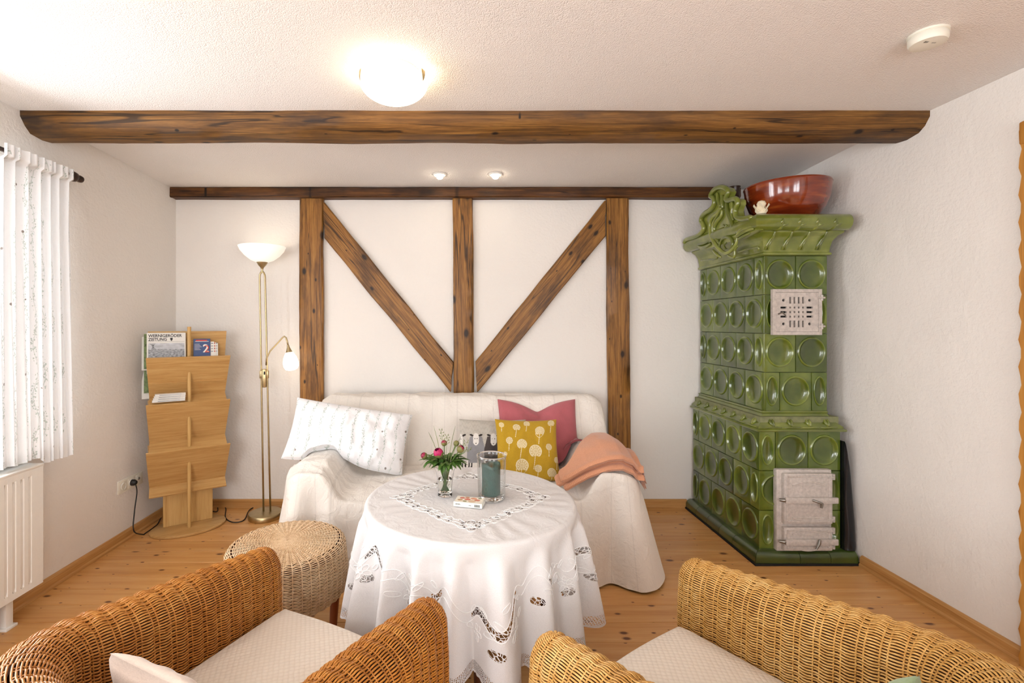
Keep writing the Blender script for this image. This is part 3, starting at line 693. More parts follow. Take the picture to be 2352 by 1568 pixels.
# black sheet leaning beside the stove
mb = MB(); pts = [(0, 0), (.092, 0), (.096, .02), (.085, .15), (.066, .32), (.045, .47), (.028, .555), (.012, .60), (.0, .615)]
N = len(pts)
for t_ in range(2): pass
def leaf_sheet(u, v):
    i = v*(N-2); k = int(min(N-3, i)); f = i-k; a, b = pts[1+k], pts[2+k]
    x = a[0]+(b[0]-a[0])*f; z = a[1]+(b[1]-a[1])*f; an = u*pi
    return (x*.73*(.5-.5*cos(an)), -sin(an)*(.010+.012*(1-v))*(1+.3*noise.noise((u*3, v*6, 1)))+.04, z)
mb.grid(leaf_sheet, 15, 40); mb.grid(lambda u, v: (lambda q: (q[0], .36-.15*v+.0*q[1], q[2]))(leaf_sheet(u, v)), 15, 40)
n1 = 15*40
fs = []
for j in range(39):
    fs.append((j*15, n1+j*15, n1+(j+1)*15, (j+1)*15)); fs.append((j*15+14, (j+1)*15+14, n1+(j+1)*15+14, n1+j*15+14))
mb.add([], []); mb.f += fs; mb.f.append(tuple(range(14, -1, -1))); mb.f.append(tuple(range(n1, n1+15)))
tag(mb.build('hearth_sheet', M['blackgloss'], loc=(LXR+.003, 2.665, .073), recalc=True, smooth=40), 'black glossy folded hearth sheet leaning between stove and white wall', 'sheet')
# ------------------------------------------------------------------ sofa with throw
SEAT, ARM, BACK = .435, .60, .855
def smax(a, b, k=.03):
    h_ = max(k-abs(a-b), 0)/k; return max(a, b)+h_*h_*k*.25
def sofa_h(x, y):
    ax = abs(x)
    arm = SEAT+(ARM-SEAT)*sstep(.60, .74, ax) - .05*sstep(.82, .93, ax)**2 - .04*(1-sstep(2.50, 2.60, y))
    back = SEAT-.12+(BACK-SEAT+.12)*sstep(2.93, 3.22, y+.02*ax) - .03*sstep(3.30, 3.42, y)**2 - .05*sstep(.86, .97, ax)
    seat = SEAT+.008*cos(x*2.4)-.03*(1-sstep(2.5, 2.58, y))+.012*(y-2.5)
    return smax(smax(seat, arm, .05), back, .05)
sofa = thing('sofa', 'two seat sofa covered by a cream throw under the timber frame', 'sofa', (0, 2.98, 0))
M['sofab'] = fabric('brown_sofa_fabric', C(92, 70, 58))
mb = MB().bbox((0, -.02, .22), (1.72, .80, .30), .03, 3); mb.build('seat_base', M['sofab'], sofa)
mb = MB().bbox((0, .33, .44), (1.86, .16, .72), .05, 3); mb.build('backrest', M['sofab'], sofa)
for s in (-1, 1): MB().bbox((s*.80, -.08, .30), (.14, .70, .46), .05, 3).build('armrest', M['sofab'], sofa)
for sx in (-1, 1):
    for sy in (-1, 1): MB().lathe([(0, 0), (.02, 0), (.028, .08), (0, .08)], 16, (sx*.76, sy*.30, 0)).build('leg', M['leg'], sofa)
M['throw'] = fabric('cream_cotton_throw', C(232, 225, 216), 0.95, 900, 0.5, 0.05, 0.2, True, 1.0)
x0, x1, y0, y1 = -.93, .93, 2.47, 3.43
mb = MB(); uv = []; NX, NY = 190, 150
def crumple(x, y):
    return .006*(1-abs(noise.noise((x*6+3, y*11, .4))))**4*1.6 + .007*noise.noise((x*5, y*7, 1.7))+.004*noise.noise((x*13, y*9, 4))
yy = [y0+(y1-y0)*j/(NY-1) for j in range(NY)]
cr = .10
def plan(u, v):   # rounded rectangle footprint at the two front corners
    x = x0+(x1-x0)*u; y = y0+(y1-y0)*v
    if y < y0+cr:
        lim = (x1-cr)+sqrt(max(0, cr*cr-(y0+cr-y)**2)); x = x*lim/x1
    return x, y
top = []
for j in range(NY):
    for i in range(NX):
        x, y = plan(i/(NX-1), j/(NY-1)); z = sofa_h(x, y)+.012
        e = min(1, (x1-abs(x)+.0)/.05); 
        mb.v.append((x, y, z+crumple(x, y))); uv.append((x*.5+.5, (y+z)*.5))
for j in range(NY-1):
    for i in range(NX-1): mb.f.append((j*NX+i, j*NX+i+1, (j+1)*NX+i+1, (j+1)*NX+i))
per = [j*NX for j in range(NY-1, 0, -1)]+list(range(NX))+[j*NX+NX-1 for j in range(1, NY)]
LV = 26; prev = per; slen = 0
arc = [0]
for a, b in zip(per, per[1:]): arc.append(arc[-1]+(Vector(mb.v[b])-Vector(mb.v[a])).to_2d().length)
def hem(x, y): return .012+.02*(1+sin(x*5+1))*.5 + (.05 if y > 2.7 else 0)*sstep(2.7, 3.3, y)
nper = []
for k, idx in enumerate(per):
    x, y, z = mb.v[idx]; a = Vector(mb.v[per[max(0, k-3)]]).to_2d(); b = Vector(mb.v[per[min(len(per)-1, k+3)]]).to_2d()
    t_ = (b-a).normalized() if (b-a).length > 1e-6 else Vector((1, 0)); nper.append(Vector((t_.y, -t_.x)))
for lv in range(1, LV+1):
    t_ = lv/LV; ids = []
    for k, idx in enumerate(per):
        x, y, z = mb.v[idx]; s_ = arc[k]; n_ = nper[k]
        front = max(0, -n_.y); side = abs(n_.x)
        corner = exp(-((abs(x)-.90)**2+(y-2.50)**2)/.012)
        fold = .5*sin(s_*21+1.2*sin(s_*6))+.35*sin(s_*37+2)+.25*sin(s_*11+.5)
        off = .004+.022*t_**.5+(.018+.05*side+.055*corner)*t_**1.3 + fold*(.012+.038*t_)*min(1, t_*3)*(.8+.6*corner)
        zz = z+(hem(x, y)-z)*(t_**1.12)
        ids.append(len(mb.v)); mb.v.append((x+n_.x*off, min(3.50, y+n_.y*off), zz)); uv.append((uv[idx][0]+(.06*t_ if side > .7 and x > 0 else (-.06*t_ if side > .7 else 0)), uv[idx][1]-t_*z*.5))
    for k in range(len(per)-1): mb.f.append((prev[k], ids[k], ids[k+1], prev[k+1]))
    prev = ids
throw = tag(mb.build('sofa_throw', M['throw'], uv=uv, smooth=180, recalc=True), 'cream striped cotton throw draped over the whole sofa', 'throw')

# ------------------------------------------------------------------ cushions
def sprig_mat(name, base, translucent=0.0, sc=1.0, inkk=.9):
    n = NT(name); tc = n.node('ShaderNodeTexCoord'); sp = n.node('ShaderNodeSeparateXYZ'); n.L(tc.outputs['UV'], sp.inputs[0])   # uv in metres
    u, v = sp.outputs[0], sp.outputs[1]; pitch = .062*sc
    wob = n.math('MULTIPLY', n.math('SINE', n.math('MULTIPLY', v, 26/sc)), .007*sc)
    uu = n.math('DIVIDE', n.math('ADD', u, wob), pitch); col_id = n.math('FLOOR', uu)
    du = n.math('ABSOLUTE', n.math('SUBTRACT', n.math('FRACT', uu), 0.5))       # 0 at the stem
    stem = n.math('LESS_THAN', du, .018)
    vo = n.node('ShaderNodeTexVoronoi'); vo.inputs['Scale'].default_value = 1.0
    mp = n.node('ShaderNodeMapping'); mp.inputs['Scale'].default_value = (210/sc, 95/sc, 1); mp.inputs['Rotation'].default_value = (0, 0, .5); n.L(tc.outputs['UV'], mp.inputs['Vector']); n.L(mp.outputs[0], vo.inputs['Vector'])
    leaf = n.math('MULTIPLY', n.math('LESS_THAN', vo.outputs['Distance'], .42), n.math('LESS_THAN', du, .13))
    leaf = n.math('MULTIPLY', leaf, n.math('GREATER_THAN', n.noise(tc.outputs['UV'], 38/sc, 2), .44))
    v2 = n.node('ShaderNodeTexVoronoi'); v2.inputs['Scale'].default_value = 1.0; v2.inputs['Randomness'].default_value = .75
    m2 = n.node('ShaderNodeMapping'); m2.inputs['Scale'].default_value = (17/sc, 15/sc, 1); n.L(tc.outputs['UV'], m2.inputs['Vector']); n.L(m2.outputs[0], v2.inputs['Vector'])
    dist = v2.outputs['Distance']
    # elongated dot: add a directional squeeze
    v3 = n.math('LESS_THAN', dist, .10)
    ink = n.math('MULTIPLY', n.math('MAXIMUM', n.math('MULTIPLY', stem, .35), n.math('MULTIPLY', leaf, .62)), inkk)
    col = n.mix(ink, base, C(120, 150, 130)); col = n.mix(n.math('MULTIPLY', v3, .75), col, C(96, 70, 52))
    n.set(col=col, rough=.9, spec=.1, sheen=.2)
    n.bump(n.noise(n.coord(), 24, 3, .5, .8), .35, .01)
    if translucent:
        tl = n.node('ShaderNodeBsdfTranslucent'); n.L(col, tl.inputs[0]); tp = n.node('ShaderNodeBsdfTransparent')
        mx = n.node('ShaderNodeMixShader'); mx.inputs[0].default_value = translucent; n.L(n.b.outputs[0], mx.inputs[1]); n.L(tl.outputs[0], mx.inputs[2])
        m3 = n.node('ShaderNodeMixShader'); m3.inputs[0].default_value = .004; n.L(mx.outputs[0], m3.inputs[1]); n.L(tp.outputs[0], m3.inputs[2]); n.L(m3.outputs[0], n.out.inputs[0])
    return n.m
M['sprig'] = sprig_mat('sprig_print_cotton', C(238, 238, 240))
M['sprigc'] = sprig_mat('sprig_print_voile', C(240, 242, 244), .035, 1.0, .8)
def attr_mat(name, attr='Col', rough=.9, bmp=.2, weave=300, herring=False):
    n = NT(name); a = n.node('ShaderNodeAttribute'); a.attribute_name = attr
    w = n.noise(n.coord(), weave, 2, .7); col = n.mix(n.ramp(w, [(.3, (.82, .82, .82, 1)), (.7, (1.06, 1.06, 1.06, 1))]), (1, 1, 1, 1), (1, 1, 1, 1))
    col = n.mix(1.0, a.outputs['Color'], n.ramp(w, [(.3, (.8, .8, .8, 1)), (.7, (1, 1, 1, 1))]), 'MULTIPLY')
    n.set(col=col, rough=rough, spec=.15, sheen=.2); n.bump(n.math('ADD', n.math('MULTIPLY', w, .3), n.noise(n.coord(), 20, 3, .5, 1)), bmp, .006); return n.m
M['printed'] = attr_mat('printed_cushion_cloth')

def press_out(p, extra):
    for _ in range(6):
        if abs(p.x) > .96 or p.y < 2.44: return p
        f = lambda x, y: sofa_h(max(-.93, min(.93, x)), min(3.43, max(2.47, y)))+.012+crumple(x, y)
        h_ = f(p.x, p.y)+extra
        if p.z >= h_: return p
        e = .004; gx = (f(p.x+e, p.y)-f(p.x-e, p.y))/(2*e); gy = (f(p.x, p.y+e)-f(p.x, p.y-e))/(2*e); q = 1+gx*gx+gy*gy
        k = (h_-p.z)/q*1.02; p = p+Vector((-gx, -gy, 1))*k
    return p
def cushion(name, label, mat, w, h, T, center, right, up, nu=60, nv=60, paint=None, pull=.07, dent=None, wr=.006, seed=0, uvs=None, bend=None, powr=.42, back_scale=.7, rest=False):
    """front face towards right x up ... normal = right x up pointing to the viewer"""
    R = Vector(right).normalized(); U = Vector(up); U = (U-R*U.dot(R)).normalized(); Nn = R.cross(U)   # local axes
    mb = MB(); uv = []; col = []
    for side in (1, -1):
        for j in range(nv):
            for i in range(nu):
                a = 2*i/(nu-1)-1; b = 2*j/(nv-1)-1
                x = w/2*a*(1-pull*(1-b*b)*abs(a)); y = h/2*b*(1-pull*(1-a*a)*abs(b))
                t_ = T/2*((1-a**4)*(1-b**4))**powr*(.75+.25*(1-a*a)*(1-b*b))
                d = 0
                e_ = (1-a**8)*(1-b**8)
                wrk = wr*(noise.noise((x*14+seed, y*14, side*2.0))+.6*noise.noise((x*30, y*22+seed, 5)))*e_
                if dent: y, t_ = dent(a, b, y, t_)
                z = side*(t_*(1 if side > 0 else back_scale))+wrk
                if bend: z += bend(a, b)
                if rest:
                    wp = press_out(Vector(center)+R*x+U*y+Nn*z, .005+(.004+t_*.5 if side > 0 else 0)); d_ = wp-Vector(center); x2, y2, z = d_.dot(R), d_.dot(U), d_.dot(Nn)
                else: x2, y2 = x, y
                mb.v.append((x2, y2, z)); uv.append(uvs(a, b) if uvs else (x, y))
                if paint is not None: col.append(paint((a+1)/2, (b+1)/2) if side > 0 else paint(None, None))
    n1 = nu*nv
    for j in range(nv-1):
        for i in range(nu-1):
            q = (j*nu+i, j*nu+i+1, (j+1)*nu+i+1, (j+1)*nu+i); mb.f.append(q); mb.f.append(tuple(n1+k for k in q[::-1]))
    ring = [i for i in range(nu)]+[j*nu+nu-1 for j in range(1, nv)]+[(nv-1)*nu+i for i in range(nu-2, -1, -1)]+[j*nu for j in range(nv-2, 0, -1)]
    for k in range(len(ring)):
        a, b = ring[k], ring[(k+1) % len(ring)]; mb.f.append((a, n1+a, n1+b, b))
    o = mb.build(name, mat, uv=uv, col={'Col': col} if paint else None, smooth=180)
    o.matrix_world = Matrix.Translation(Vector(center)) @ Matrix((R, U, Nn)).transposed().to_4x4()
    return tag(o, label, 'cushion')
# long sprig pillow
c = P(803, 1004, 2.84)
cushion('sprig_pillow', 'long white pillow with printed green sprigs on the sofa', M['sprig'], .70, .36, .21, c+Vector((0, -.02, .012)), (1, .06, -.165), (.13, .42, 1), 90, 60,
        pull=.04, wr=.015, seed=3, rest=True, dent=lambda a, b, y, t_: (y+.05*exp(-((a+.15)**2)/.12)*sstep(0, 1, -b)*1.0, t_))
# pink cushion
def pdent(a, b, y, t_):
    k = exp(-(a/.30)**2)*sstep(-.2, 1, b); return y-.075*exp(-(abs(a)/.42)**1.4)*sstep(.2, 1, b), t_*(1-.45*k)
M['pink'] = fabric('pink_wool_cloth', C(180, 98, 104), .95, 1300, .35, .14, .35, False, .35)
cushion('pink_cushion', 'large rose pink cushion leaning on the sofa back', M['pink'], .515, .525, .15, P(1238, 1000, 3.05)+Vector((0, 0, -.02)), (1, 0, .0), (0, .46, 1), 70, 70, dent=pdent, pull=.05, seed=8, wr=.008, rest=True)
# sheep cushion
SH = C(196, 188, 176); SHD = C(112, 106, 100); WH = C(226, 220, 212)
def tri_in(u, v, cx, cy, rx, ry): return ((u-cx)/rx)**2+((v-cy)/ry)**2 < 1
def sheep_paint(u, v):
    if u is None: return SH
    v_ = v
    # woven zigzag ground
    zz = (v*46+1.6*abs(((u*34) % 2)-1)) % 1.0
    base = SH if zz < .55 else tuple(x*.72 for x in SH[:3])+(1,)
    if v < .55: base = WH if zz < .6 else C(205, 198, 188)
    g = C(138, 136, 138); dk = C(74, 66, 64); face = C(222, 216, 208); bk = C(46, 40, 38)
    def sheep(cx, wool):
        nonlocal base; v = v_+(-.065)
        for lx in (-.10, -.06, .05, .095):
            if abs(u-(cx+lx)-(.25-v)*.05*(1 if lx > 0 else -1)) < .011 and .10 < v < .30: base = bk
        w_ = .135 if v < .45 else .135-.05*((v-.45)/.22)
        if .24 < v < .64 and abs(u-cx) < w_*(1 if v > .28 else .85): base = wool
        if tri_in(u, v, cx, .60, .042, .085): base = face
        if abs(u-cx) < .045 and tri_in(u, v, cx, .60, .05, .095) and not tri_in(u, v, cx, .60, .042, .085): base = WH
        for s in (-1, 1):
            if tri_in(u, v, cx+s*(.068+(.665-v)*.0), .665+.3*(abs(u-cx)-.068), .030, .017): base = bk
        if (abs(abs(u-cx)-.018) < .006 and abs(v-.61) < .006) or (abs(u-cx) < .008 and abs(v-.535) < .008): base = bk
    sheep(.0, C(186, 180, 172)); sheep(.255, g); sheep(.515, dk); sheep(.775, g)
    return base
cushion('sheep_cushion', 'grey herringbone cushion with a row of woven sheep', M['printed'], .41, .385, .10, P(1131, 1036, 2.86), (1, -.05, .0), (0, .42, 1), 150, 150, paint=sheep_paint, pull=.05, seed=12, rest=True)
# mustard cushion
rr_ = random.Random(3)
MU = C(184, 146, 38); IV = C(228, 214, 178)
heads = [(.09, .90, .042, 1), (.33, .86, .058, 0), (.50, .93, .05, 0), (.70, .80, .075, 0), (.90, .93, .055, 0), (.20, .64, .055, 1), (.40, .58, .078, 0), (.61, .47, .10, 0), (.84, .54, .052, 1), (.12, .43, .035, 1), (.39, .25, .10, 0), (.64, .20, .058, 1), (.86, .14, .075, 0), (.12, .12, .06, 0), (.97, .34, .05, 0)]
def mustard_paint(u, v):
    if u is None: return MU
    for (hx, hy, r, full) in heads:
        dx, dy = u-hx, v-hy; d = sqrt(dx*dx+dy*dy)
        if d < r and (full or dy > -.72*r-.2*abs(dx)):
            an = atan2(dy, dx); ray = cos(an*(11 if r > .06 else 8)); 
            if d < r*.22: return tuple(a*.6+b*.4 for a, b in zip(IV, MU))
            return IV if (ray > -.1 or d > r*.86) and (cos(d/r*20) > -.6) else tuple(a*.45+b*.55 for a, b in zip(IV, MU))
        L = r*2.9
        if -L < dy < -.2*r:
            bendx = .18*(dy+.2*r)*(1 if hx < .6 else .9)*(.6 if full else 1)
            if abs(dx-bendx) < .0042: return IV
            if (hx, hy) in ((.70, .80), (.39, .25)):
                k = (dy+.55*L)/r
                if 0 < k < 1.1:
                    for s in (-1, 1):
                        tgt = bendx+s*r*.85*sin(k*1.5)
                        if abs(dx-tgt) < .004: return IV
    return MU
cushion('mustard_cushion', 'mustard yellow cushion with cream dandelion print', M['printed'], .365, .36, .10, P(1211, 1034, 2.745), (1, .02, -.01), (-.02, .42, 1), 190, 190, paint=mustard_paint, pull=.06, seed=21, rest=True)
# folded salmon blanket over the sofa arm
n = NT('salmon_wool_twill'); tc = n.coord('UV'); sp = n.node('ShaderNodeSeparateXYZ'); n.L(tc, sp.inputs[0])
tw = n.math('FRACT', n.math('MULTIPLY', n.math('ADD', sp.outputs[0], n.math('MULTIPLY', sp.outputs[1], .8)), 170)); nz_ = n.noise(n.coord(), 160, 2, .7)
col = n.mix(n.math('MULTIPLY', n.math('GREATER_THAN', tw, .5), .5), C(206, 142, 108), C(222, 172, 140)); col = n.mix(1.0, col, n.ramp(nz_, [(.3, (.86, .84, .82, 1)), (.7, (1, 1, 1, 1))]), 'MULTIPLY')
n.set(col=col, rough=.95, spec=.1, sheen=.4); n.bump(n.math('ADD', n.math('MULTIPLY', nz_, .4), n.math('MULTIPLY', tw, .2)), .4, .004); M['salmon'] = n.m
bl = thing('folded_blanket', 'folded salmon twill blanket lying over the sofa arm', 'blanket', (.74, 2.66, .6))
def blanket_layer(k, inset, lift, thick, name):
    mb = MB(); uv = []; nu, nv = 70, 36; rings = []
    def topz(x, y):
        xs_ = [.48, .56, .66, .76, .84, .90, .95, 1.0]; zs_ = [.475, .515, .585, .620, .622, .59, .52, .44]
        return float(np.interp(x, xs_, zs_)) - .035*(1-sstep(2.47, 2.66, y))
    def pos(u, v, up_):
        x = .505+inset+(.985-.505-inset*1.6)*u; ymin = 2.50+.03*k-.04*sin(pi*u); ymax = 2.80-.015*k
        # skewed front edge: nearer at the right
        y = ymin+(ymax-ymin)*v*(.26+.74*sstep(0, .55, u))
        e = min(u/.05, (1-u)/.04, v/.07, (1-v)/.07, 1); e = max(0, e); rd = sqrt(max(0, 1-(1-e)**2))
        z = topz(x, y)+.014+lift
        z += .02*exp(-((x-.80)/.14)**2-((y-2.72)/.16)**2)
        return press_out(Vector((x, y, z+up_*thick/2*rd+.004*noise.noise((x*16, y*16, k)))), .004+lift*.8+(thick*.8*rd if up_ > 0 else 0)) - Vector(bl.location)
    for s in (1, -1):
        for j in range(nv):
            for i in range(nu):
                p = pos(i/(nu-1), j/(nv-1), s); mb.v.append(tuple(p)); uv.append((p.x, p.y))
    n1 = nu*nv
    for j in range(nv-1):
        for i in range(nu-1):
            q = (j*nu+i, j*nu+i+1, (j+1)*nu+i+1, (j+1)*nu+i); mb.f.append(q); mb.f.append(tuple(n1+a for a in q[::-1]))
    return mb.build(name, M['salmon'], bl, uv=uv, smooth=180)
for k, (ins, lift) in enumerate(((.035, .0), (.0, .024), (.018, .052))): blanket_layer((0, 1, 0)[k], ins, lift, .033, 'fold')
# ------------------------------------------------------------------ round table and its cloth
TX, TY, TZ, TR = .034, 1.87, .672, .404
table = thing('round_table', 'round table hidden under a white embroidered cloth', 'table', (TX, TY, 0))
MB().lathe([(0, .635), (.385, .635), (.396, .642), (.399, .655), (.396, .664), (0, .666)], 64).build('tabletop', M['leg'], table)
MB().lathe([(.26, .565), (.30, .565), (.30, .635), (.26, .635)], 40).build('apron', M['leg'], table)
for a in (0, 90, 180, 270):
    a = radians(a+5); mb = MB(); mb.tube([(.315*cos(a), .315*sin(a), 0), (.30*cos(a), .30*sin(a), .3), (.285*cos(a), .285*sin(a), .635)], [.017, .022, .027], 14); mb.build('leg', M['leg'], table)
DROP = .395
def fold(th):
    a_ = .5+.5*cos(19*th+1.1*sin(3*th)); return 1.25*a_**2.2-.5+.30*cos(11*th+2.1)+.25*cos(5*th+.4)
def cloth(r, th):
    """flat radius, angle -> point on the draped cloth (world)"""
    if r <= TR-.012:
        w = .0016*noise.noise((r*cos(th)*7, r*sin(th)*7, 2))*(1-sstep(.3, .39, r)) + .0012*sin(th*26+2*sin(th*5))*sstep(.18, .30, r)*(1-sstep(.36, .392, r))
        return Vector((TX+r*cos(th), TY+r*sin(th), TZ+w))
    t_ = r-(TR-.012); rb = .016
    arc = rb*pi/2
    if t_ < arc:
        a = t_/rb; return Vector((TX+(TR-.012+rb*sin(a))*cos(th), TY+(TR-.012+rb*sin(a))*sin(th), TZ-rb*(1-cos(a))))
    t_ -= arc; q = t_/DROP; f = fold(th)
    rad = TR+.004+.022*q+(.078*q**.65)*f*min(1, q*8) ; 
    # sharp folds lean: sideways displacement keeps pleats rounded
    dth = .04*q*sin(19*th+1.1*sin(3*th))
    z = TZ-rb-t_*.985
    return Vector((TX+rad*cos(th+dth), TY+rad*sin(th+dth), max(.02, z)))
RT = TR-.012+.025+DROP
def hole_mask(r, th):
    """cut-work: smooth region mask 0..1; the ring of leaf-shaped openings on the top, the swag on the drop, the lace edge"""
    m = 0.0
    # top: diamond ring with four corner motifs
    x, y = r*cos(th), r*sin(th); c4 = abs(((th+pi/4) % (pi/2))-pi/4)/(pi/4)      # 0 at corners (0,90,..) 1 at 45deg
    rd = .262*(1-.30*c4+.06*c4*c4)
    if r < TR-.06:
        d = r-rd
        leaf = sin(th*28+2.2*sin(th*4))
        if abs(d) < .020 and leaf > .45: m = max(m, (leaf-.45)*1.6*(1-abs(d)/.020)*1.6)
        if c4 < .17:
            rr_ = sqrt((r-rd-.004)**2+(r*c4*pi/4)**2)
            m = max(m, 1-abs(rr_-.030)/.0055, )
    # drop: swag of openings
    if TR+.03 < r < RT-.03:
        rs = TR+.165+.040*cos(4*th)+.028*cos(9*th+.6)
        d = r-rs; leaf = sin(th*13+1.3*sin(th*7)+1.0)
        if leaf > .15: 
            wv = d-.022*sin(th*26); m = max(m, (leaf-.15)*1.5*(1-abs(wv)/.016)*1.4)
        d2 = r-rs-.075; l2 = sin(th*17+.4)
        if l2 > .75: m = max(m, (l2-.75)*5*(1-abs(d2)/.018))
    
    return max(0.0, min(1.0, m))
n = NT('white_cutwork_cotton'); a = n.node('ShaderNodeAttribute'); a.attribute_name = 'Col'
sp = n.node('ShaderNodeSeparateColor'); n.L(a.outputs['Color'], sp.inputs[0])
uvc = n.coord('UV'); vo = n.node('ShaderNodeTexVoronoi', feature='DISTANCE_TO_EDGE'); vo.inputs['Scale'].default_value = 96; n.L(uvc, vo.inputs['Vector'])
hole = n.math('MULTIPLY', n.math('GREATER_THAN', sp.outputs[0], .35), n.math('GREATER_THAN', vo.outputs['Distance'], .075))
vo2 = n.node('ShaderNodeTexVoronoi', feature='DISTANCE_TO_EDGE'); vo2.inputs['Scale'].default_value = 200; vo2.inputs['Randomness'].default_value = .35; n.L(uvc, vo2.inputs['Vector'])
hole = n.math('MAXIMUM', hole, n.math('MULTIPLY', n.math('GREATER_THAN', sp.outputs[1], .5), n.math('GREATER_THAN', vo2.outputs['Distance'], .22)))
w = n.noise(n.coord('UV'), 420, 2, .7); wr_ = n.noise(n.coord(), 15, 4, .55, 1.5)
col = n.ramp(w, [(.3, C(232, 228, 226)), (.7, C(244, 241, 240))])
n.set(col=col, rough=.9, spec=.15, sheen=.15); n.bump(n.math('ADD', n.math('MULTIPLY', w, .12), n.math('MULTIPLY', wr_, .9)), .42, .012)
tp = n.node('ShaderNodeBsdfTransparent'); tl = n.node('ShaderNodeBsdfTranslucent'); n.L(col, tl.inputs[0]); m1 = n.node('ShaderNodeMixShader'); m1.inputs[0].default_value = .18
n.L(n.b.outputs[0], m1.inputs[1]); n.L(tl.outputs[0], m1.inputs[2]); m2 = n.node('ShaderNodeMixShader'); n.L(hole, m2.inputs[0]); n.L(m1.outputs[0], m2.inputs[1]); n.L(tp.outputs[0], m2.inputs[2]); n.L(m2.outputs[0], n.out.inputs[0])
M['cloth'] = n.m
NTH, NR = 640, 170
mb = MB(); uv = []; col = []
for j in range(NR):
    for i in range(NTH):
        th = 2*pi*i/NTH; r = RT*(j+.001)/(NR-1)
        if r > RT-.02: r2 = r+.006*abs(sin(th*55))*(r-(RT-.02))/.02
        else: r2 = r
        p = cloth(r2, th); mb.v.append((p.x-TX, p.y-TY, p.z-TZ)); uv.append((r*cos(th)+.9, r*sin(th)+.9)); h_ = hole_mask(r, th); col.append((h_, 1.0 if RT-.034 < r < RT-.005 else 0, 0, 1))
for j in range(NR-1):
    for i in range(NTH):
        k = (i+1) % NTH; mb.f.append((j*NTH+i, j*NTH+k, (j+1)*NTH+k, (j+1)*NTH+i))
tc_ = thing('tablecloth', 'white round cutwork tablecloth with lace edge on the table', 'tablecloth', (TX, TY, TZ))
mb.build('cloth', M['cloth'], tc_, uv=uv, col={'Col': col}, smooth=180)
# raised embroidery cords following the cloth
M['cord'] = plain('white_embroidery_thread', C(246, 244, 242), .7, var=.02)
mb = MB()
def cord(pts, r=.0011):       # flat (x, y) points
    out = []
    for x, y in pts:
        rr2 = sqrt(x*x+y*y); th = atan2(y, x); p = cloth(min(RT, rr2), th); e = .02
        nrm = Vector((0, 0, 1)) if rr2 < TR-.012 else Vector((cos(th), sin(th), .1)).normalized()
        p = p+nrm*.0012; out.append((p.x-TX, p.y-TY, p.z-TZ))
    mb.tube(out, r, 5)
def flat_ring(cx, cy, rx, ry, rot, a0=0, a1=2*pi, n_=18):
    return [(cx+rx*cos(a)*cos(rot)-ry*sin(a)*sin(rot), cy+rx*cos(a)*sin(rot)+ry*sin(a)*cos(rot)) for a in [a0+(a1-a0)*i/n_ for i in range(n_+1)]]
for q in range(4):
    A = q*pi/2
    def pol(r, th): return (r*cos(th+A), r*sin(th+A))
    cx, cy = pol(.268, 0)
    for k in range(4): 
        ex, ey = cx+.024*cos(A+k*pi/2), cy+.024*sin(A+k*pi/2); cord(flat_ring(ex, ey, .024, .016, A+k*pi/2))
    cord(flat_ring(cx, cy, .012, .012, 0)); 
    for s in (-1, 1):
        for o_ in (.020, -.022): cord([pol(.262*(1-.30*t_+.06*t_*t_)+o_+.006*sin(t_*30+o_*90), s*t_*pi/4) for t_ in [.12+i/30*.88 for i in range(31)]])
        for k in range(4):
            th = s*(.2+.17*k); rd = .262*(1-.30*(abs(th)/(pi/4))+.06*(abs(th)/(pi/4))**2); x_, y_ = pol(rd+.012, th); cord(flat_ring(x_, y_, .022, .011, A+th+pi/2+.5*s, 0, 2*pi, 14))
            x_, y_ = pol(rd-.014, th+.05*s); cord(flat_ring(x_, y_, .015, .008, A+th+pi/2-.4*s, 0, 2*pi, 14))
for k in range(20):
    th = 2*pi*k/20+.08*sin(k*3.1); rs = TR+.165+.040*cos(4*th)+.028*cos(9*th+.6)
    cx, cy = (rs+.050)*cos(th), (rs+.050)*sin(th); a0 = th+k
    for q in range(6): a_ = a0+q*pi/3; cord(flat_ring(cx+.017*cos(a_), cy+.017*sin(a_), .0125, .0075, a_, 0, 2*pi, 12), .0013)
    cord(flat_ring(cx, cy, .006, .006, 0, 0, 2*pi, 10), .0013)
    for s_ in (-1, 1):
        t1 = th+s_*.085; cx, cy = (rs+.028)*cos(t1), (rs+.028)*sin(t1); cord(flat_ring(cx, cy, .020, .008, t1+pi/2+.5*s_, 0, 2*pi, 14), .0013)
        t1 = th+s_*.05; cx, cy = (rs-.024)*cos(t1), (rs-.024)*sin(t1); cord(flat_ring(cx, cy, .018, .007, t1+pi/2-.6*s_, 0, 2*pi, 14), .0013)
def swag(th): return TR+.165+.040*cos(4*th)+.028*cos(9*th+.6)
for o_ in (-.014, .016): cord([((swag(a_)+o_+.022*sin(a_*26))*cos(a_), (swag(a_)+o_+.022*sin(a_*26))*sin(a_)) for a_ in [2*pi*i/420 for i in range(421)]], .0013)
stuff(mb.build('embroidery', M['cord'], tc_, smooth=180))

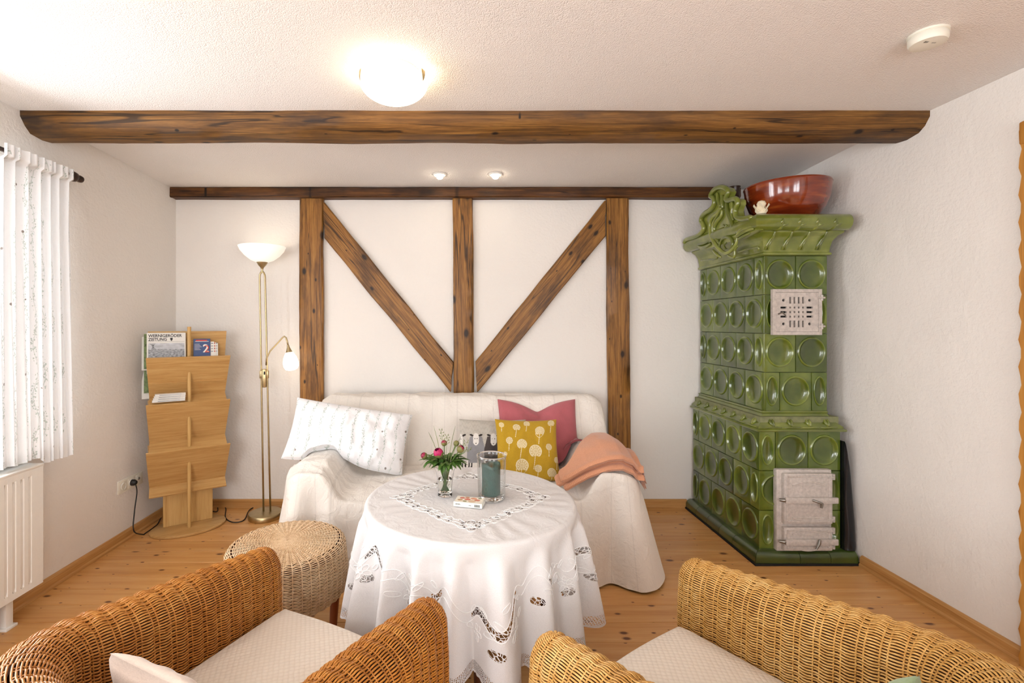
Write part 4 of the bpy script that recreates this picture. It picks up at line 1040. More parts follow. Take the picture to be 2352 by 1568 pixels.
# ------------------------------------------------------------------ on the table
n = NT('clear_glass'); n.set(col=(1, 1, 1, 1), rough=0.0, trans=1.0, ior=1.45); M['glass'] = n.m
n = NT('vase_water'); n.set(col=(.95, .98, .93, 1), rough=0.0, trans=1.0, ior=1.33); M['water'] = n.m
M['wax'] = plain('dark_green_wax', C(44, 82, 74), .45, var=.12, nscale=40, bumpn=.4)
vz = TZ+.003
VX, VY = -.065, 1.883
vase = thing('glass_vase', 'clear glass vase holding peony buds on the white tablecloth', 'vase', (VX, VY, vz))
MB().lathe([(0, 0), (.026, 0), (.029, .003), (.028, .012), (.0275, .03), (.031, .065), (.036, .095), (.041, .114), (.0415, .116), (.040, .116), (.0345, .095), (.0285, .065), (.0245, .03), (.024, .017), (0, .015)], 40).build('vase_body', M['glass'], vase, smooth=60)
MB().lathe([(0, .0155), (.0238, .0175), (.0243, .03), (.0283, .065), (.0283, .066), (0, .066)], 32).build('water', M['water'], vase, smooth=50)
n = NT('thin_clear_glass'); tr = n.node('ShaderNodeBsdfTransparent'); g_ = n.node('ShaderNodeBsdfGlossy'); g_.inputs['Roughness'].default_value = 0.01; lw_ = n.node('ShaderNodeLayerWeight'); lw_.inputs['Blend'].default_value = .5; pw_ = n.math('ADD', n.math('MULTIPLY', n.math('POWER', lw_.outputs['Facing'], 2.5), .6), .07)
tr.inputs[0].default_value = (.97, .98, .98, 1); m1 = n.node('ShaderNodeMixShader'); n.L(pw_, m1.inputs[0]); n.L(tr.outputs[0], m1.inputs[1]); n.L(g_.outputs[0], m1.inputs[2]); n.L(m1.outputs[0], n.out.inputs[0]); M['thinglass'] = n.m
gl_ = thing('candle_glass', 'tall clear glass cylinder around the dark green candle', 'glass', (.117, 1.852, vz))
MB().lathe([(0, 0), (.048, 0), (.052, .004), (.053, .03), (.0565, .155), (.0575, .166), (.0565, .167), (.055, .165), (.0552, .150), (.0518, .022), (.046, .017), (0, .017)], 48).build('cylinder', M['thinglass'], gl_, smooth=60)
MB().lathe([(.0548, .1655), (.0555, .169), (.0572, .1695), (.0584, .168), (.058, .165), (.0565, .164), (.0548, .1655)], 48).build('rim', M['glass'], gl_, smooth=180)
MB().lathe([(0, .001), (.046, .001), (.0495, .005), (.0495, .014), (.045, .0165), (0, .0165)], 40).build('thick_base', M['glass'], gl_, smooth=50)
mb = MB()
def cand(u, v):
    a = 2*pi*u; prof = [(.0, .0), (.035, .0), (.036, .004), (.0355, .05), (.036, .095), (.0375, .108), (.0355, .116), (.030, .117), (.026, .108), (.0, .102)]
    i = v*(len(prof)-1); k = min(len(prof)-2, int(i)); f = i-k; r = prof[k][0]+(prof[k+1][0]-prof[k][0])*f; z = prof[k][1]+(prof[k+1][1]-prof[k][1])*f
    if z > .1 and r > .02: z += .004*sin(a*2+.6)+.002*sin(a*5)
    return (r*cos(a)*(1+.02*sin(a*2)), r*sin(a), z)
mb.grid(cand, 40, 37, cu=True)
cd = thing('pillar_candle', 'dark green pillar candle inside the glass cylinder', 'candle', (.115, 1.852, vz+.0175))
mb.build('wax', M['wax'], cd, smooth=60); MB().tube([(0, 0, .10), (.001, 0, .106), (.003, .001, .110)], .0012, 6).build('wick', M['black'], cd)
# matchbox with printed flowers
def mb_paint(x, y):
    for (cx, cy, r, c) in ((-.03, .012, .010, C(206, 96, 66)), (-.012, .020, .009, C(190, 120, 70)), (-.008, .002, .012, C(214, 110, 78)), (.014, .014, .012, C(222, 150, 110)), (.030, .0, .011, C(206, 120, 80)), (-.034, -.008, .010, C(196, 150, 90)), (.012, -.014, .014, C(226, 190, 150)), (-.014, -.018, .008, C(150, 140, 80)), (.036, .02, .007, C(110, 120, 70))):
        d = sqrt((x-cx)**2+((y-cy)*1.2)**2)
        if d < r: return c if (d/r*3) % 1 < .7 else tuple(v*.7 for v in c[:3])+(1,)
    return C(236, 226, 206)
mx_ = thing('matchbox', 'flat matchbox with a printed flower lid on the tablecloth', 'matchbox', (.030, 1.785, vz+.0005), radians(-14))
mb = MB(); mb.bbox((0, 0, .009), (.108, .062, .018), .0008, 1); mb.build('box', plain('matchbox_card', C(226, 226, 216), .6, var=.03), mx_)
mb = MB(); col = []; nx_, ny_ = 90, 54
for j in range(ny_):
    for i in range(nx_):
        x = -.052+.104*i/(nx_-1); y = -.029+.058*j/(ny_-1); mb.v.append((x, y, .0184)); col.append(mb_paint(x, y))
for j in range(ny_-1):
    for i in range(nx_-1): mb.f.append((j*nx_+i, j*nx_+i+1, (j+1)*nx_+i+1, (j+1)*nx_+i))
mb.build('lid_print', M['printed'], mx_, col={'Col': col}, smooth=0)
M['ink'] = plain('dark_ink', C(50, 50, 52), .7, var=.02); M['inkb'] = plain('pale_blue_ink', C(150, 180, 190), .7, var=.02)
mb = MB()
for k in range(11): mb.box((.026+k*.0019, -.0313, .0085), (.0009 if k % 3 else .0013, .0004, .009))
mb.build('barcode', M['ink'], mx_, smooth=0); mb = MB()
for k in range(2): MB().lathe([(0, 0), (.0016, 0), (.0016, .0004), (0, .0004)], 8, M=Matrix.Translation((.006+k*.005, -.0311, .0085)) @ Matrix.Rotation(pi/2, 4, 'X')).build('printed_dot', M['ink'], mx_, smooth=0)
for k in range(7): mb.box((-.046+k*.0028, -.0313, .0095+.001*(k % 2)), (.0016, .0004, .003+.001*(k % 3)))
mb.build('side_lettering', M['ink'], mx_, smooth=0)

# flowers
def leafmat(name, c1, c2):
    n = NT(name); f = n.noise(n.coord(rnd=3), 30, 3); n.set(col=n.ramp(f, [(.3, c1), (.7, c2)]), rough=.45, spec=.4); return n.m
M['stem'] = leafmat('green_stem', C(74, 104, 40), C(110, 140, 60)); M['foliage'] = leafmat('peony_leaf', C(48, 82, 30), C(92, 126, 52)); M['grass'] = leafmat('wild_grass', C(104, 120, 66), C(150, 156, 96))
M['magenta'] = leafmat('magenta_petal', C(150, 18, 74), C(204, 40, 104)); M['maroon'] = leafmat('maroon_petal', C(104, 20, 46), C(160, 34, 70)); M['sepal'] = leafmat('green_sepal', C(92, 100, 52), C(132, 124, 70)); M['dusky'] = leafmat('dusky_bud', C(126, 82, 60), C(150, 110, 72))
def blade(mb, p0, d, L, W, droop, up=Vector((0, 0, 1))):
    d = Vector(d).normalized(); side = d.cross(up); side = side.normalized() if side.length > 1e-4 else Vector((1, 0, 0)); nn = side.cross(d)
    def fn(u, v):
        w_ = W*sin(pi*min(1, (v*.93+.04)))**.8; c_ = p0+d*(L*v)-Vector((0, 0, 1))*(droop*v*v)
        return c_+side*((u-.5)*w_)+nn*(abs(u-.5)*w_*.35)
    mb.grid(fn, 5, 10)
def peony(bud_px, D, size, mat, label, base_off, leaves, petals=9, sep=.55):
    top = P(*bud_px, D); base = Vector((VX+base_off[0], VY+base_off[1], vz+.019)); rim = Vector((VX+base_off[0]*-.9, VY+base_off[1]*-.9, vz+.112))
    rim = Vector((VX, VY, vz+.112))+(top-Vector((VX, VY, top.z)))*.22; 
    if (rim-Vector((VX, VY, rim.z))).length > .027: rim = Vector((VX, VY, rim.z))+(rim-Vector((VX, VY, rim.z))).normalized()*.027
    t = thing('peony', label, 'flower', base, 0, 'peony buds in the vase')
    loc = lambda p: p-base
    c1 = rim+(top-rim)*.55+Vector((0, 0, .004)); path = [base, base+(rim-base)*.5, rim, c1, top-(top-c1).normalized()*size*.8]
    sm = MB(); sm.tube([loc(p) for p in path], [.0014, .0017, .0018, .0017, .0022], 7); sm.build('stem', M['stem'], t, smooth=180)
    ax = (top-c1).normalized(); sx = ax.orthogonal().normalized(); sy = ax.cross(sx)
    for k in range(petals):
        a0 = k*2.399; inner = 1-.05*(k % 3)
        def fn(u, v, a0=a0, inner=inner):
            an = a0+(u-.5)*2.3*sin(pi*(.12+.80*v)); ph = -1.25+2.35*v*(1 if k % 2 else .97)
            r = size*inner*cos(ph)*(1.0); z = size*1.08*sin(ph)
            return loc(top)+sx*(r*cos(an))+sy*(r*sin(an))+ax*z
        m_ = MB(); m_.grid(fn, 9, 9); m_.build('petal', M[mat], t, smooth=180)
    for k in range(4):
        a0 = k*pi/2+.4
        def fn(u, v, a0=a0):
            an = a0+(u-.5)*2.2*sin(pi*(.15+.78*v))**.7; ph = -1.5+1.5*sep*2*v; r = size*1.05*cos(ph); return loc(top)+sx*(r*cos(an))+sy*(r*sin(an))+ax*(size*1.1*sin(ph))
        m_ = MB(); m_.grid(fn, 7, 7); m_.build('sepal', M['sepal'], t, smooth=180)
    rn = random.Random(int(size*1e5)+leaves)
    for k in range(leaves):
        q = rim+(c1-rim)*(.25+.7*rn.random()); an = rn.random()*2*pi; m_ = MB(); d = Vector((cos(an), sin(an)*.8, .25+.5*rn.random()))
        for s, dl in ((0, 1.0), (1, .72), (-1, .72)):
            dd = Matrix.Rotation(.55*s, 3, 'Z') @ d; blade(m_, loc(q), dd, (.050+.03*rn.random())*dl, .016, .015+.03*rn.random())
        m_.build('leaf', M['foliage'], t, smooth=180)
peony((1007, 1040), 1.855, .0190, 'magenta', 'open magenta peony bud, the largest bloom in the vase', (.006, -.005), 5, 11)
peony((974, 1046), 1.87, .0125, 'maroon', 'small maroon peony bud leaning out towards the sprig pillow', (.010, .003), 3, 8)
peony((1020, 1017), 1.90, .0115, 'maroon', 'dark maroon peony bud standing highest in the vase', (-.004, .008), 4, 8)
peony((1048, 1018), 1.90, .0110, 'dusky', 'closed dusky brown-green peony bud in the vase', (-.009, .004), 4, 8, .9)
peony((1058, 1031), 1.87, .0145, 'maroon', 'half open crimson peony bud leaning towards the candle glass', (-.008, -.006), 5, 9, .75)
rn = random.Random(11)
gd = thing('foliage_sprays', 'loose green leaf sprays spilling over the vase rim', 'foliage', (VX, VY, vz+.02))
for k in range(17):
    a = 2*pi*k/17+rn.random()*.2; m_ = MB(); rim = Vector((.028*cos(a), .028*sin(a), .112+.004*rn.random())); d = Vector((cos(a), sin(a), .35+.7*rn.random()*(k % 2)))
    m_.tube([(-.012*cos(a), -.012*sin(a), .0), tuple(Vector((.012*cos(a), .012*sin(a), .06))), tuple(rim)], .0012, 5)
    for s in (-1, 0, 1): blade(m_, rim, Matrix.Rotation(.5*s, 3, 'Z') @ d, (.050+.028*rn.random())*(1 if s == 0 else .7), .018, .028*rn.random()+.01)
    m_.build('leaf_spray', M['foliage'], gd, smooth=180)
for k, (px, py, kind) in enumerate(((996, 978, 0), (1046, 978, 0), (1013, 985, 1), (1028, 998, 1), (1075, 1012, 1), (984, 992, 0), (1060, 1000, 0), (1082, 1030, 1))):
    tip = P(px, py, 1.89+.02*(k % 3-1)); base = Vector((VX, VY, vz+.02)); tt = tip-base; rim = Vector((tt.x*.2, tt.y*.2, .095)); mid_ = rim+(tt-rim)*.6+Vector((0, 0, .01))
    t = thing('grass_stalk', ['fine green grass blade rising from the peony vase', 'nodding wild grass with seed heads in the peony vase'][kind], 'grass', base, 0, ['grass blades in the vase', 'seeding grasses in the vase'][kind])
    MB().tube([(0, 0, 0), tuple(rim), tuple(mid_), tuple(tt)], [.0009, .001, .0012 if kind == 0 else .0007, .0003], 5).build('stalk', M['grass'], t, smooth=180)
    if kind:
        m_ = MB()
        for s in range(12):
            f = .45+.55*s/12; q = mid_+(tt-mid_)*max(0, (f-.45)/.55); an = s*2.4; e = q+Vector((.010*cos(an), .010*sin(an), .010-.004*(s % 3)))
            m_.tube([tuple(q), tuple((q+e)/2), tuple(e)], [.0003, .0006, .0016], 5); m_.lathe([(0, -.003), (.0012, 0), (0, .004)], 6, tuple(e))
        m_.build('seed_head', M['grass'], t, smooth=180)
    else:
        m_ = MB(); blade(m_, mid_, tt-mid_, (tt-mid_).length*1.02, .004, 0); m_.build('blade', M['grass'], t, smooth=180)
# ------------------------------------------------------------------ wicker
def cane(name, c1, c2, c3):
    n = NT(name); v = n.coord(); f = n.noise(v, 55, 3, .7); g = n.noise(v, 6, 2)
    col = n.ramp(n.math('ADD', n.math('MULTIPLY', f, .6), n.math('MULTIPLY', g, .4)), [(.32, c1), (.5, c2), (.68, c3)])
    n.set(col=col, rough=.38, spec=.45); return n.m
M['cane1'] = cane('honey_brown_cane', C(150, 88, 26), C(186, 120, 48), C(212, 152, 78))
M['cane2'] = cane('golden_cane', C(172, 118, 48), C(206, 156, 84), C(226, 186, 120))
M['cane3'] = cane('pale_natural_cane', C(190, 150, 108), C(220, 186, 146), C(236, 210, 176))
M['gap_shade'] = plain('brown_gap_shade', C(96, 56, 22), .8, var=.2)  # colour of the added shell that darkens the weave gaps
def strands(paths, r, seg=4, closed=True):
    """numpy tubes: paths = array (rows, samples, 3), normals array the same"""
    P3, N3 = paths; R, n, _ = P3.shape
    T = np.roll(P3, -1, 1)-np.roll(P3, 1, 1)
    if not closed: T[:, 0] = P3[:, 1]-P3[:, 0]; T[:, -1] = P3[:, -1]-P3[:, -2]
    T /= np.linalg.norm(T, axis=2, keepdims=True)+1e-9
    B = np.cross(T, N3); B /= np.linalg.norm(B, axis=2, keepdims=True)+1e-9; Nn = np.cross(B, T)
    a = 2*pi*np.arange(seg)/seg+pi/seg
    V = P3[:, :, None, :]+r*(np.cos(a)[None, None, :, None]*Nn[:, :, None, :]*.85+np.sin(a)[None, None, :, None]*B[:, :, None, :])
    idx = np.arange(R*n*seg).reshape(R, n, seg); nx = np.roll(idx, -1, 1)
    if not closed: idx_, nx = idx[:, :-1], idx[:, 1:]
    else: idx_ = idx
    F = np.stack([idx_, np.roll(idx_, -1, 2), np.roll(nx, -1, 2), nx], -1).reshape(-1, 4)
    return V.reshape(-1, 3), F
def np_mesh(name, parts, mat, parent):
    vs = []; fs = []; o = 0
    for V, F in parts: vs.append(V); fs.append(F+o); o += len(V)
    V = np.concatenate(vs).astype(np.float32); F = np.concatenate(fs).astype(np.int32)
    me = bpy.data.meshes.new(name); me.vertices.add(len(V)); me.vertices.foreach_set('co', V.ravel())
    me.loops.add(len(F)*4); me.loops.foreach_set('vertex_index', F.ravel()); me.polygons.add(len(F))
    me.polygons.foreach_set('loop_start', np.arange(0, len(F)*4, 4, dtype=np.int32)); me.update(calc_edges=True); me.validate()
    return stuff(meshobj(name, me, mat, parent, smooth=180))
W2, YFR, YBK, RY = .325, .30, -.21, .23
def crest_path(ns=900):
    pts = []
    for i in range(200): pts.append((-W2, YFR+(YBK-YFR)*i/200))
    for i in range(600): a = pi+pi*i/600; pts.append((W2*cos(a), YBK+RY*sin(a)))
    for i in range(201): pts.append((W2, YBK+(YFR-YBK)*i/200))
    p = np.array(pts); d = np.r_[0, np.cumsum(np.linalg.norm(np.diff(p, axis=0), axis=1))]
    return p, d
def wicker_chair(label, mat, loc, rz, pillow=None):
    t = thing('wicker_armchair', label, 'armchair', loc, rz, 'wicker armchairs at the table')
    p, d = crest_path(); Ltot = d[-1]; ST = .043; ns = int(round(Ltot/ST)); M_ = 6; SP = 5
    def at(s): return np.stack([np.interp(s, d, p[:, 0]), np.interp(s, d, p[:, 1])], -1)
    eps = .01
    def tangent(s): v = at(np.minimum(s+eps, Ltot))-at(np.maximum(s-eps, 0)); return v/np.linalg.norm(v, axis=-1, keepdims=True)
    # loop samples: outer run (start->end), cap, inner run (end->start), cap
    k1 = np.arange(0, ns*SP)/SP*(Ltot/ns)
    tg = tangent(k1); outn = np.stack([-tg[:, 1], tg[:, 0]], -1)       # candidate normal
    c0 = at(np.array([Ltot/2]))[0]
    if np.dot(np.stack([-tangent(np.array([Ltot/2]))[0][1], tangent(np.array([Ltot/2]))[0][0]]), np.array([0, -1.0])) < 0: outn = -outn
    base = [at(k1)]; dirs = [outn]; ss = [k1]
    def cap(s_end, n0, fw, sign):
        a = np.arange(0, M_*SP)/(M_*SP)*pi
        dd = np.cos(a)[:, None]*n0[None]+np.sin(a)[:, None]*fw[None]
        return np.repeat(at(np.array([s_end])), len(a), 0), dd, np.full(len(a), s_end)
    te = tangent(np.array([Ltot]))[0]; ne = np.array([1.0, 0]); b, dd, s_ = cap(Ltot, ne, te, 1); base.append(b); dirs.append(dd); ss.append(s_)
    k2 = Ltot-k1; tg2 = tangent(k2); o2 = np.stack([-tg2[:, 1], tg2[:, 0]], -1)
    if np.dot(np.stack([-tangent(np.array([Ltot/2]))[0][1], tangent(np.array([Ltot/2]))[0][0]]), np.array([0, -1.0])) < 0: o2 = -o2
    base.append(at(k2)); dirs.append(-o2); ss.append(k2)
    t0 = -tangent(np.array([0.0]))[0]; b, dd, s_ = cap(0.0, np.array([1.0, 0]), t0, 1); base.append(b); dirs.append(dd); ss.append(s_)
    B = np.concatenate(base); Dd = np.concatenate(dirs); Ss = np.concatenate(ss); n = len(B)
    tk = np.arange(n)/SP                                                # stake coordinate
    fr_ = np.minimum(Ss, Ltot-Ss)                                       # distance from the arm tip
    zc = .592+.075*np.clip(fr_/.75, 0, 1)**1.1+.05*np.clip((fr_-.45)/.5, 0, 1)**2
    rs = .72+.28*np.clip(fr_/.20, 0, 1)
    RO = .082
    prof = []; pitch = .0067
    a = 0.004/RO
    while a < radians(78): prof.append((RO*sin(a), -RO*(1-cos(a)), a)); a += pitch/RO
    r0, z0, _ = prof[-1]; zz = z0
    while True:
        zz -= pitch
        if .60+zz < .10: break
        prof.append((r0+.006*sstep(0, .1, z0-zz)+.004*sstep(.1, .4, z0-zz), zz, pi/2))
    rows = len(prof); P3 = np.zeros((rows, n, 3)); N3 = np.zeros((rows, n, 3))
    for j, (r, dz, a) in enumerate(prof):
        A = .0036 if r > .02 else .002
        off = -A*np.cos(2*pi*tk)+.0011*np.cos(pi*(tk+j))
        rr = r*rs+off*sin(a); P3[j, :, :2] = B+Dd*rr[:, None]; P3[j, :, 2] = zc+dz+off*cos(a)+(0 if dz > -.08 else 0)
        # lower rows converge to a level bottom edge
        f = min(1, max(0, (-dz-.08)/.42)); P3[j, :, 2] = P3[j, :, 2]*(1-f)+f*(.60+dz)
        N3[j, :, :2] = Dd*sin(a); N3[j, :, 2] = cos(a)
    weft = strands((P3, N3), .0027, 4)
    # stakes: pairs running over the roll at every stake position
    ks = np.arange(0, n, SP); stakes = []
    for off_ in (-.16, .16):
        Pk = np.zeros((len(ks), rows, 3)); Nk = np.zeros_like(Pk)
        for q, k in enumerate(ks):
            f = off_*SP; i0 = (k+int(np.floor(f))) % n; i1 = (i0+1) % n; w = f-np.floor(f)
            Pk[q] = P3[:, i0]*(1-w)+P3[:, i1]*w; Nk[q] = N3[:, i0]; 
        Pk += Nk*.0004
        stakes.append(strands((Pk, Nk), .0022, 3, closed=False))
    np_mesh('weave', [weft]+stakes, mat, t)
    jj = list(range(0, rows, 4)); L3 = (P3-N3*.011)[jj][:, ::SP]; mb = MB(); m3 = L3.shape[1]  # added dark shell inside the weave: stops light leaking, shades the gaps
    mb.v = [tuple(q) for q in L3.reshape(-1, 3)]
    mb.f = [(a_*m3+i, a_*m3+(i+1) % m3, (a_+1)*m3+(i+1) % m3, (a_+1)*m3+i) for a_ in range(len(jj)-1) for i in range(m3)]
    mb.build('gap_shade', M['gap_shade'], t, smooth=180)
    # seat frame, apron, legs, seat cushion
    ap = np.zeros((26, 60, 3)); apn = np.zeros_like(ap)
    for j in range(26):
        ap[j, :, 0] = np.linspace(-W2+.07, W2-.07, 60); ap[j, :, 1] = YFR-.03+.003*np.cos(pi*(np.arange(60)/4+j)); ap[j, :, 2] = .11+j*.0085; apn[j, :, 1] = 1
    np_mesh('front_apron', [strands((ap, apn), .0036, 4, closed=False)], mat, t)
    for (x, y) in ((-W2, YFR-.05), (W2, YFR-.05), (-W2*.7, -.28), (W2*.7, -.28)): MB().tube([(x, y, 0), (x, y, .2)], [.018, .022], 14).build('leg', M['redleg'], t)
    mb = MB(); outl = []
    for i in range(61):
        u = i/60; s_ = .02+u*(Ltot-.04); q = at(np.array([s_]))[0]; tg_ = tangent(np.array([s_]))[0]; nn = np.array([tg_[1], -tg_[0]])
        if nn @ (np.array([0, .05])-q) < 0: nn = -nn
        outl.append(q+nn*.093)
    for i in range(13): u = i/12; outl.append(np.array([(W2-.10)*(1-2*u), YFR+.015+.012*sin(pi*u)]))
    cxy = np.array([0, .03]); rings = []
    for (sc, z) in ((.96, .325), (1.0, .34), (1.0, .395), (.985, .412), (.95, .420), (.7, .428), (.35, .432), (.02, .433)):
        rings.append([(cxy[0]+(q[0]-cxy[0])*sc, cxy[1]+(q[1]-cxy[1])*sc, z) for q in outl])
    nn_ = len(outl)
    for rg in rings: mb.v += rg
    for a_ in range(len(rings)-1):
        for i in range(nn_): mb.f.append((a_*nn_+i, a_*nn_+(i+1) % nn_, (a_+1)*nn_+(i+1) % nn_, (a_+1)*nn_+i))
    mb.f.append(tuple(range(nn_-1, -1, -1))); mb.f.append(tuple(range((len(rings)-1)*nn_, len(rings)*nn_)))
    mb.build('seat_cushion', M['quilt'], t, recalc=True, smooth=50)
    return t
n = NT('quilted_ivory_cloth'); v = n.coord(scale=(1, 1, .2), rot=(0, 0, pi/4)); ck = n.node('ShaderNodeTexVoronoi'); ck.inputs['Scale'].default_value = 75; ck.inputs['Randomness'].default_value = 0.12; n.L(v, ck.inputs['Vector'])
n.set(col=n.ramp(ck.outputs['Distance'], [(.1, C(234, 224, 210)), (.7, C(222, 209, 193))]), rough=.9, spec=.15, sheen=.2); n.bump(n.math('MULTIPLY', ck.outputs['Distance'], -1), .5, .006); M['quilt'] = n.m
def chair_at(tipL, tipR, label, mat):
    a, b = Vector(tipL), Vector(tipR); m_ = (a+b)/2; dx = (b-a).normalized(); fwd = Vector((-dx.y, dx.x)); o = m_-fwd*(YFR+.0)
    return wicker_chair(label, mat, (o.x, o.y, 0), atan2(dx.y, dx.x)), o, dx, fwd
ch1, o1, dx1, fw1 = chair_at((-.69, 1.615), (-.085, 1.30), 'honey-brown wicker armchair with a beige pillow, next to the wicker stool', M['cane1'])
ch2, o2, dx2, fw2 = chair_at((.236, 1.165), (.757, 1.525), 'golden wicker armchair with a green pillow, facing away from the stove', M['cane2'])
M['beige'] = fabric('beige_linen', C(216, 196, 180), wr=.4); M['sage'] = fabric('sage_green_velvet', C(150, 172, 130), wr=.2)
def in_chair(o, dx, fw, x, y, z): return Vector((o.x+dx.x*x+fw.x*y, o.y+dx.y*x+fw.y*y, z))
def lean_pillow(name, label, mat, corner, right, up, w, h, T, sgn, seed):
    R = Vector(right).normalized(); U = Vector(up); U = (U-R*U.dot(R)).normalized()
    c_ = Vector(corner)+R*(sgn*w/2)-U*(h/2)
    cushion(name, label, mat, w, h, T, c_, R, U, 50, 50, wr=.006, seed=seed, pull=.05)
lean_pillow('beige_pillow', 'plain beige linen pillow leaning in the honey-brown wicker armchair', M['beige'], P(252, 1500, 1.02), (dx1.x, dx1.y, .06), (-fw1.x*.45, -fw1.y*.45, .9), .30, .215, .10, 1, 31)
lean_pillow('sage_pillow', 'sage green pillow leaning in the golden wicker armchair', M['sage'], (.918, .955, .647), (dx2.x, dx2.y, .0), (-fw2.x*.45, -fw2.y*.45, .9), .29, .205, .09, -1, 33)

# stool
SX, SY = -.735, 2.01
t = thing('wicker_stool', 'round pale wicker stool with brown legs beside the sofa', 'stool', (SX, SY, 0))
ns, SP = 44, 5; n_ = ns*SP; tk = np.arange(n_)/SP; th = 2*pi*np.arange(n_)/n_
prof = []; r = .004
while r < .212: prof.append((r, .432+.006*(1-(r/.21)**2), 0.0)); r += .0060
for i in range(1, 7): a = i/6*pi/2; prof.append((.212+.026*sin(a), .406+.026*cos(a), a))
z = .400
while z > .228: prof.append((.238+.008*sin((.40-z)/.17*pi), z, pi/2)); z -= .0062
rows = len(prof); P3 = np.zeros((rows, n_, 3)); N3 = np.zeros((rows, n_, 3))
for j, (r, z, a) in enumerate(prof):
    A = .0024*min(1, r/.12); off = -A*np.cos(2*pi*tk)+.0014*min(1, r/.08)*np.cos(pi*(tk+j)); rr = r+off*sin(a)
    P3[j, :, 0] = rr*np.cos(th); P3[j, :, 1] = rr*np.sin(th); P3[j, :, 2] = z+off*cos(a); N3[j, :, 0] = np.cos(th)*sin(a); N3[j, :, 1] = np.sin(th)*sin(a); N3[j, :, 2] = cos(a)
ks = np.arange(0, n_, SP); Pk = np.transpose(P3[:, ks], (1, 0, 2)).copy(); Nk = np.transpose(N3[:, ks], (1, 0, 2)).copy(); Pk += Nk*.001
np_mesh('weave', [strands((P3, N3), .0026, 4), strands((Pk, Nk), .0030, 4, closed=False)], M['cane3'], t)
MB().lathe([(0, .425), (.225, .425), (.228, .42), (.228, .24), (.222, .24), (.222, .418), (0, .418)], 40).build('inner_drum', M['leg'], t)
for a in (20, 110, 200, 290):
    a = radians(a); MB().tube([(.185*cos(a), .185*sin(a), 0), (.20*cos(a), .20*sin(a), .25)], [.016, .022], 12).build('leg', M['redleg'], t)

# ------------------------------------------------------------------ magazine rack
RZ = radians(33); RX, RYY = -1.815, 3.17
rack = thing('magazine_rack', 'beech magazine rack with tilted panels in the corner', 'magazine rack', (RX, RYY, 0), RZ)
MB().lathe([(0, 0), (.215, 0), (.222, .004), (.222, .014), (.216, .018), (0, .018)], 56, sy=.72).build('base', M['beech'], rack)
MB().bbox((0, .045, .21), (.29, .018, .385), .002, 1).build('support_board', M['beechv'], rack)
MB().tube([(0, -.046, .018), (0, -.046, 1.335)], .0115, 16).build('pole', M['beechv'], rack)
def slab(name, y0, z0, y1, z1, w0, w1, th=.012):
    mb = MB(); d = Vector((0, y1-y0, z1-z0)).normalized(); nn = Vector((0, -d.z, d.y))*th/2
    vs = []
    for (y, z, w) in ((y0, z0, w0), (y1, z1, w1)):
        for s in (-1, 1):
            for q in (-1, 1): vs.append(Vector((s*w/2, y, z))+nn*q)
    mb.add(vs, [(0,1,3,2),(4,6,7,5),(0,2,6,4),(1,5,7,3),(0,4,5,1),(2,3,7,6)]); return mb.build(name, M['beech'], rack, smooth=0, recalc=True)
tiers = [(1.14, .88), (.846, .59), (.548, .295)]
slab('panel', .050, 1.02, .012, 1.305, .43, .455)
for zt, zb in tiers:
    slab('panel', .035, zb, -.105, zt, .44, .475)           # leans forward at the top
    slab('ledge', .035, zb-.002, -.083 if zb > .4 else -.030, zb-.058 if zb > .4 else zb-.050, .44, .445, .010)
slab('ledge', .050, 1.02, -.03, .97, .42, .43, .010)
# rear side panels
for zt, zb in ((1.14, .88), (.846, .59), (.548, .295)): slab('panel', .062, zb, .13, zt, .44, .46)
Rm = Matrix.Translation((RX, RYY, 0)) @ Matrix.Rotation(RZ, 4, 'Z')
def in_rack(x, y, z): return Rm @ Vector((x, y, z))
PG = {}
def paper(name, label, cat, x, y, z, w, h, tilt, col, th=.004, rot=0, cover=None):
    """upright printed thing standing in the rack"""
    t = thing(name, label, cat, in_rack(x, y, z), RZ)
    Mx = Matrix.Rotation(tilt, 4, 'X') @ Matrix.Rotation(rot, 4, 'Y')
    PG[t.name] = MB().bbox((0, 0, h/2), (w, th, h), .0008, 1, M=Mx).build('pages', M[col], t)
    return t, Mx
M['newsprint'] = plain('newsprint', C(226, 224, 218), .8, var=.02); M['bluecover'] = plain('blue_cover', C(46, 72, 122), .4, var=.04); M['whitepaper'] = plain('white_paper', C(236, 232, 224), .7, var=.02)
M['redink'] = plain('red_ink', C(196, 60, 40), .6, var=.03); M['greenprint'] = plain('green_print', C(120, 140, 90), .6, var=.3, nscale=60); M['photo'] = plain('grey_photo_print', C(160, 164, 170), .7, var=.3, nscale=25)
def letters(t, Mx, body, size, x, z, y, col, bold=0, sx=1.0, align='LEFT', name='lettering'):
    vs, fs = text_mesh(body, size, .0002, align, bold, sx); mb = MB(); mb.add([(a+x, y-c_, b+z) for a, b, c_ in vs], fs, Mx); return mb.build(name, M[col], PG[t.name], smooth=0)
ta = -.09
news, Mx = paper('newspaper', 'folded newspaper with printed title in the top rack pocket', 'newspaper', -.126, -.030, 1.035, .215, .262, ta, 'newsprint', .010)
def news_photo(x, z):
    v = .62+.25*noise.noise((x*30, z*60, 0)); 
    if z < .155+.012*noise.noise((x*40, 0, 1)): v = .42+.3*noise.noise((x*80, z*160, 3))
    for k in range(5):
        if abs(x+.085-k*.008-(z-.15)*(.5-k*.35)) < .0014 and z > .15: v = .2
    return (v*.92, v*.95, v, 1)
mb = MB(); col = []; nx_, nz_2 = 90, 50
for j in range(nz_2):
    for i in range(nx_):
        x = -.100+.2*i/(nx_-1); z = .09+.105*j/(nz_2-1); mb.v.append(tuple(Mx @ Vector((x, -.0056, z)))); col.append(news_photo(x, z))
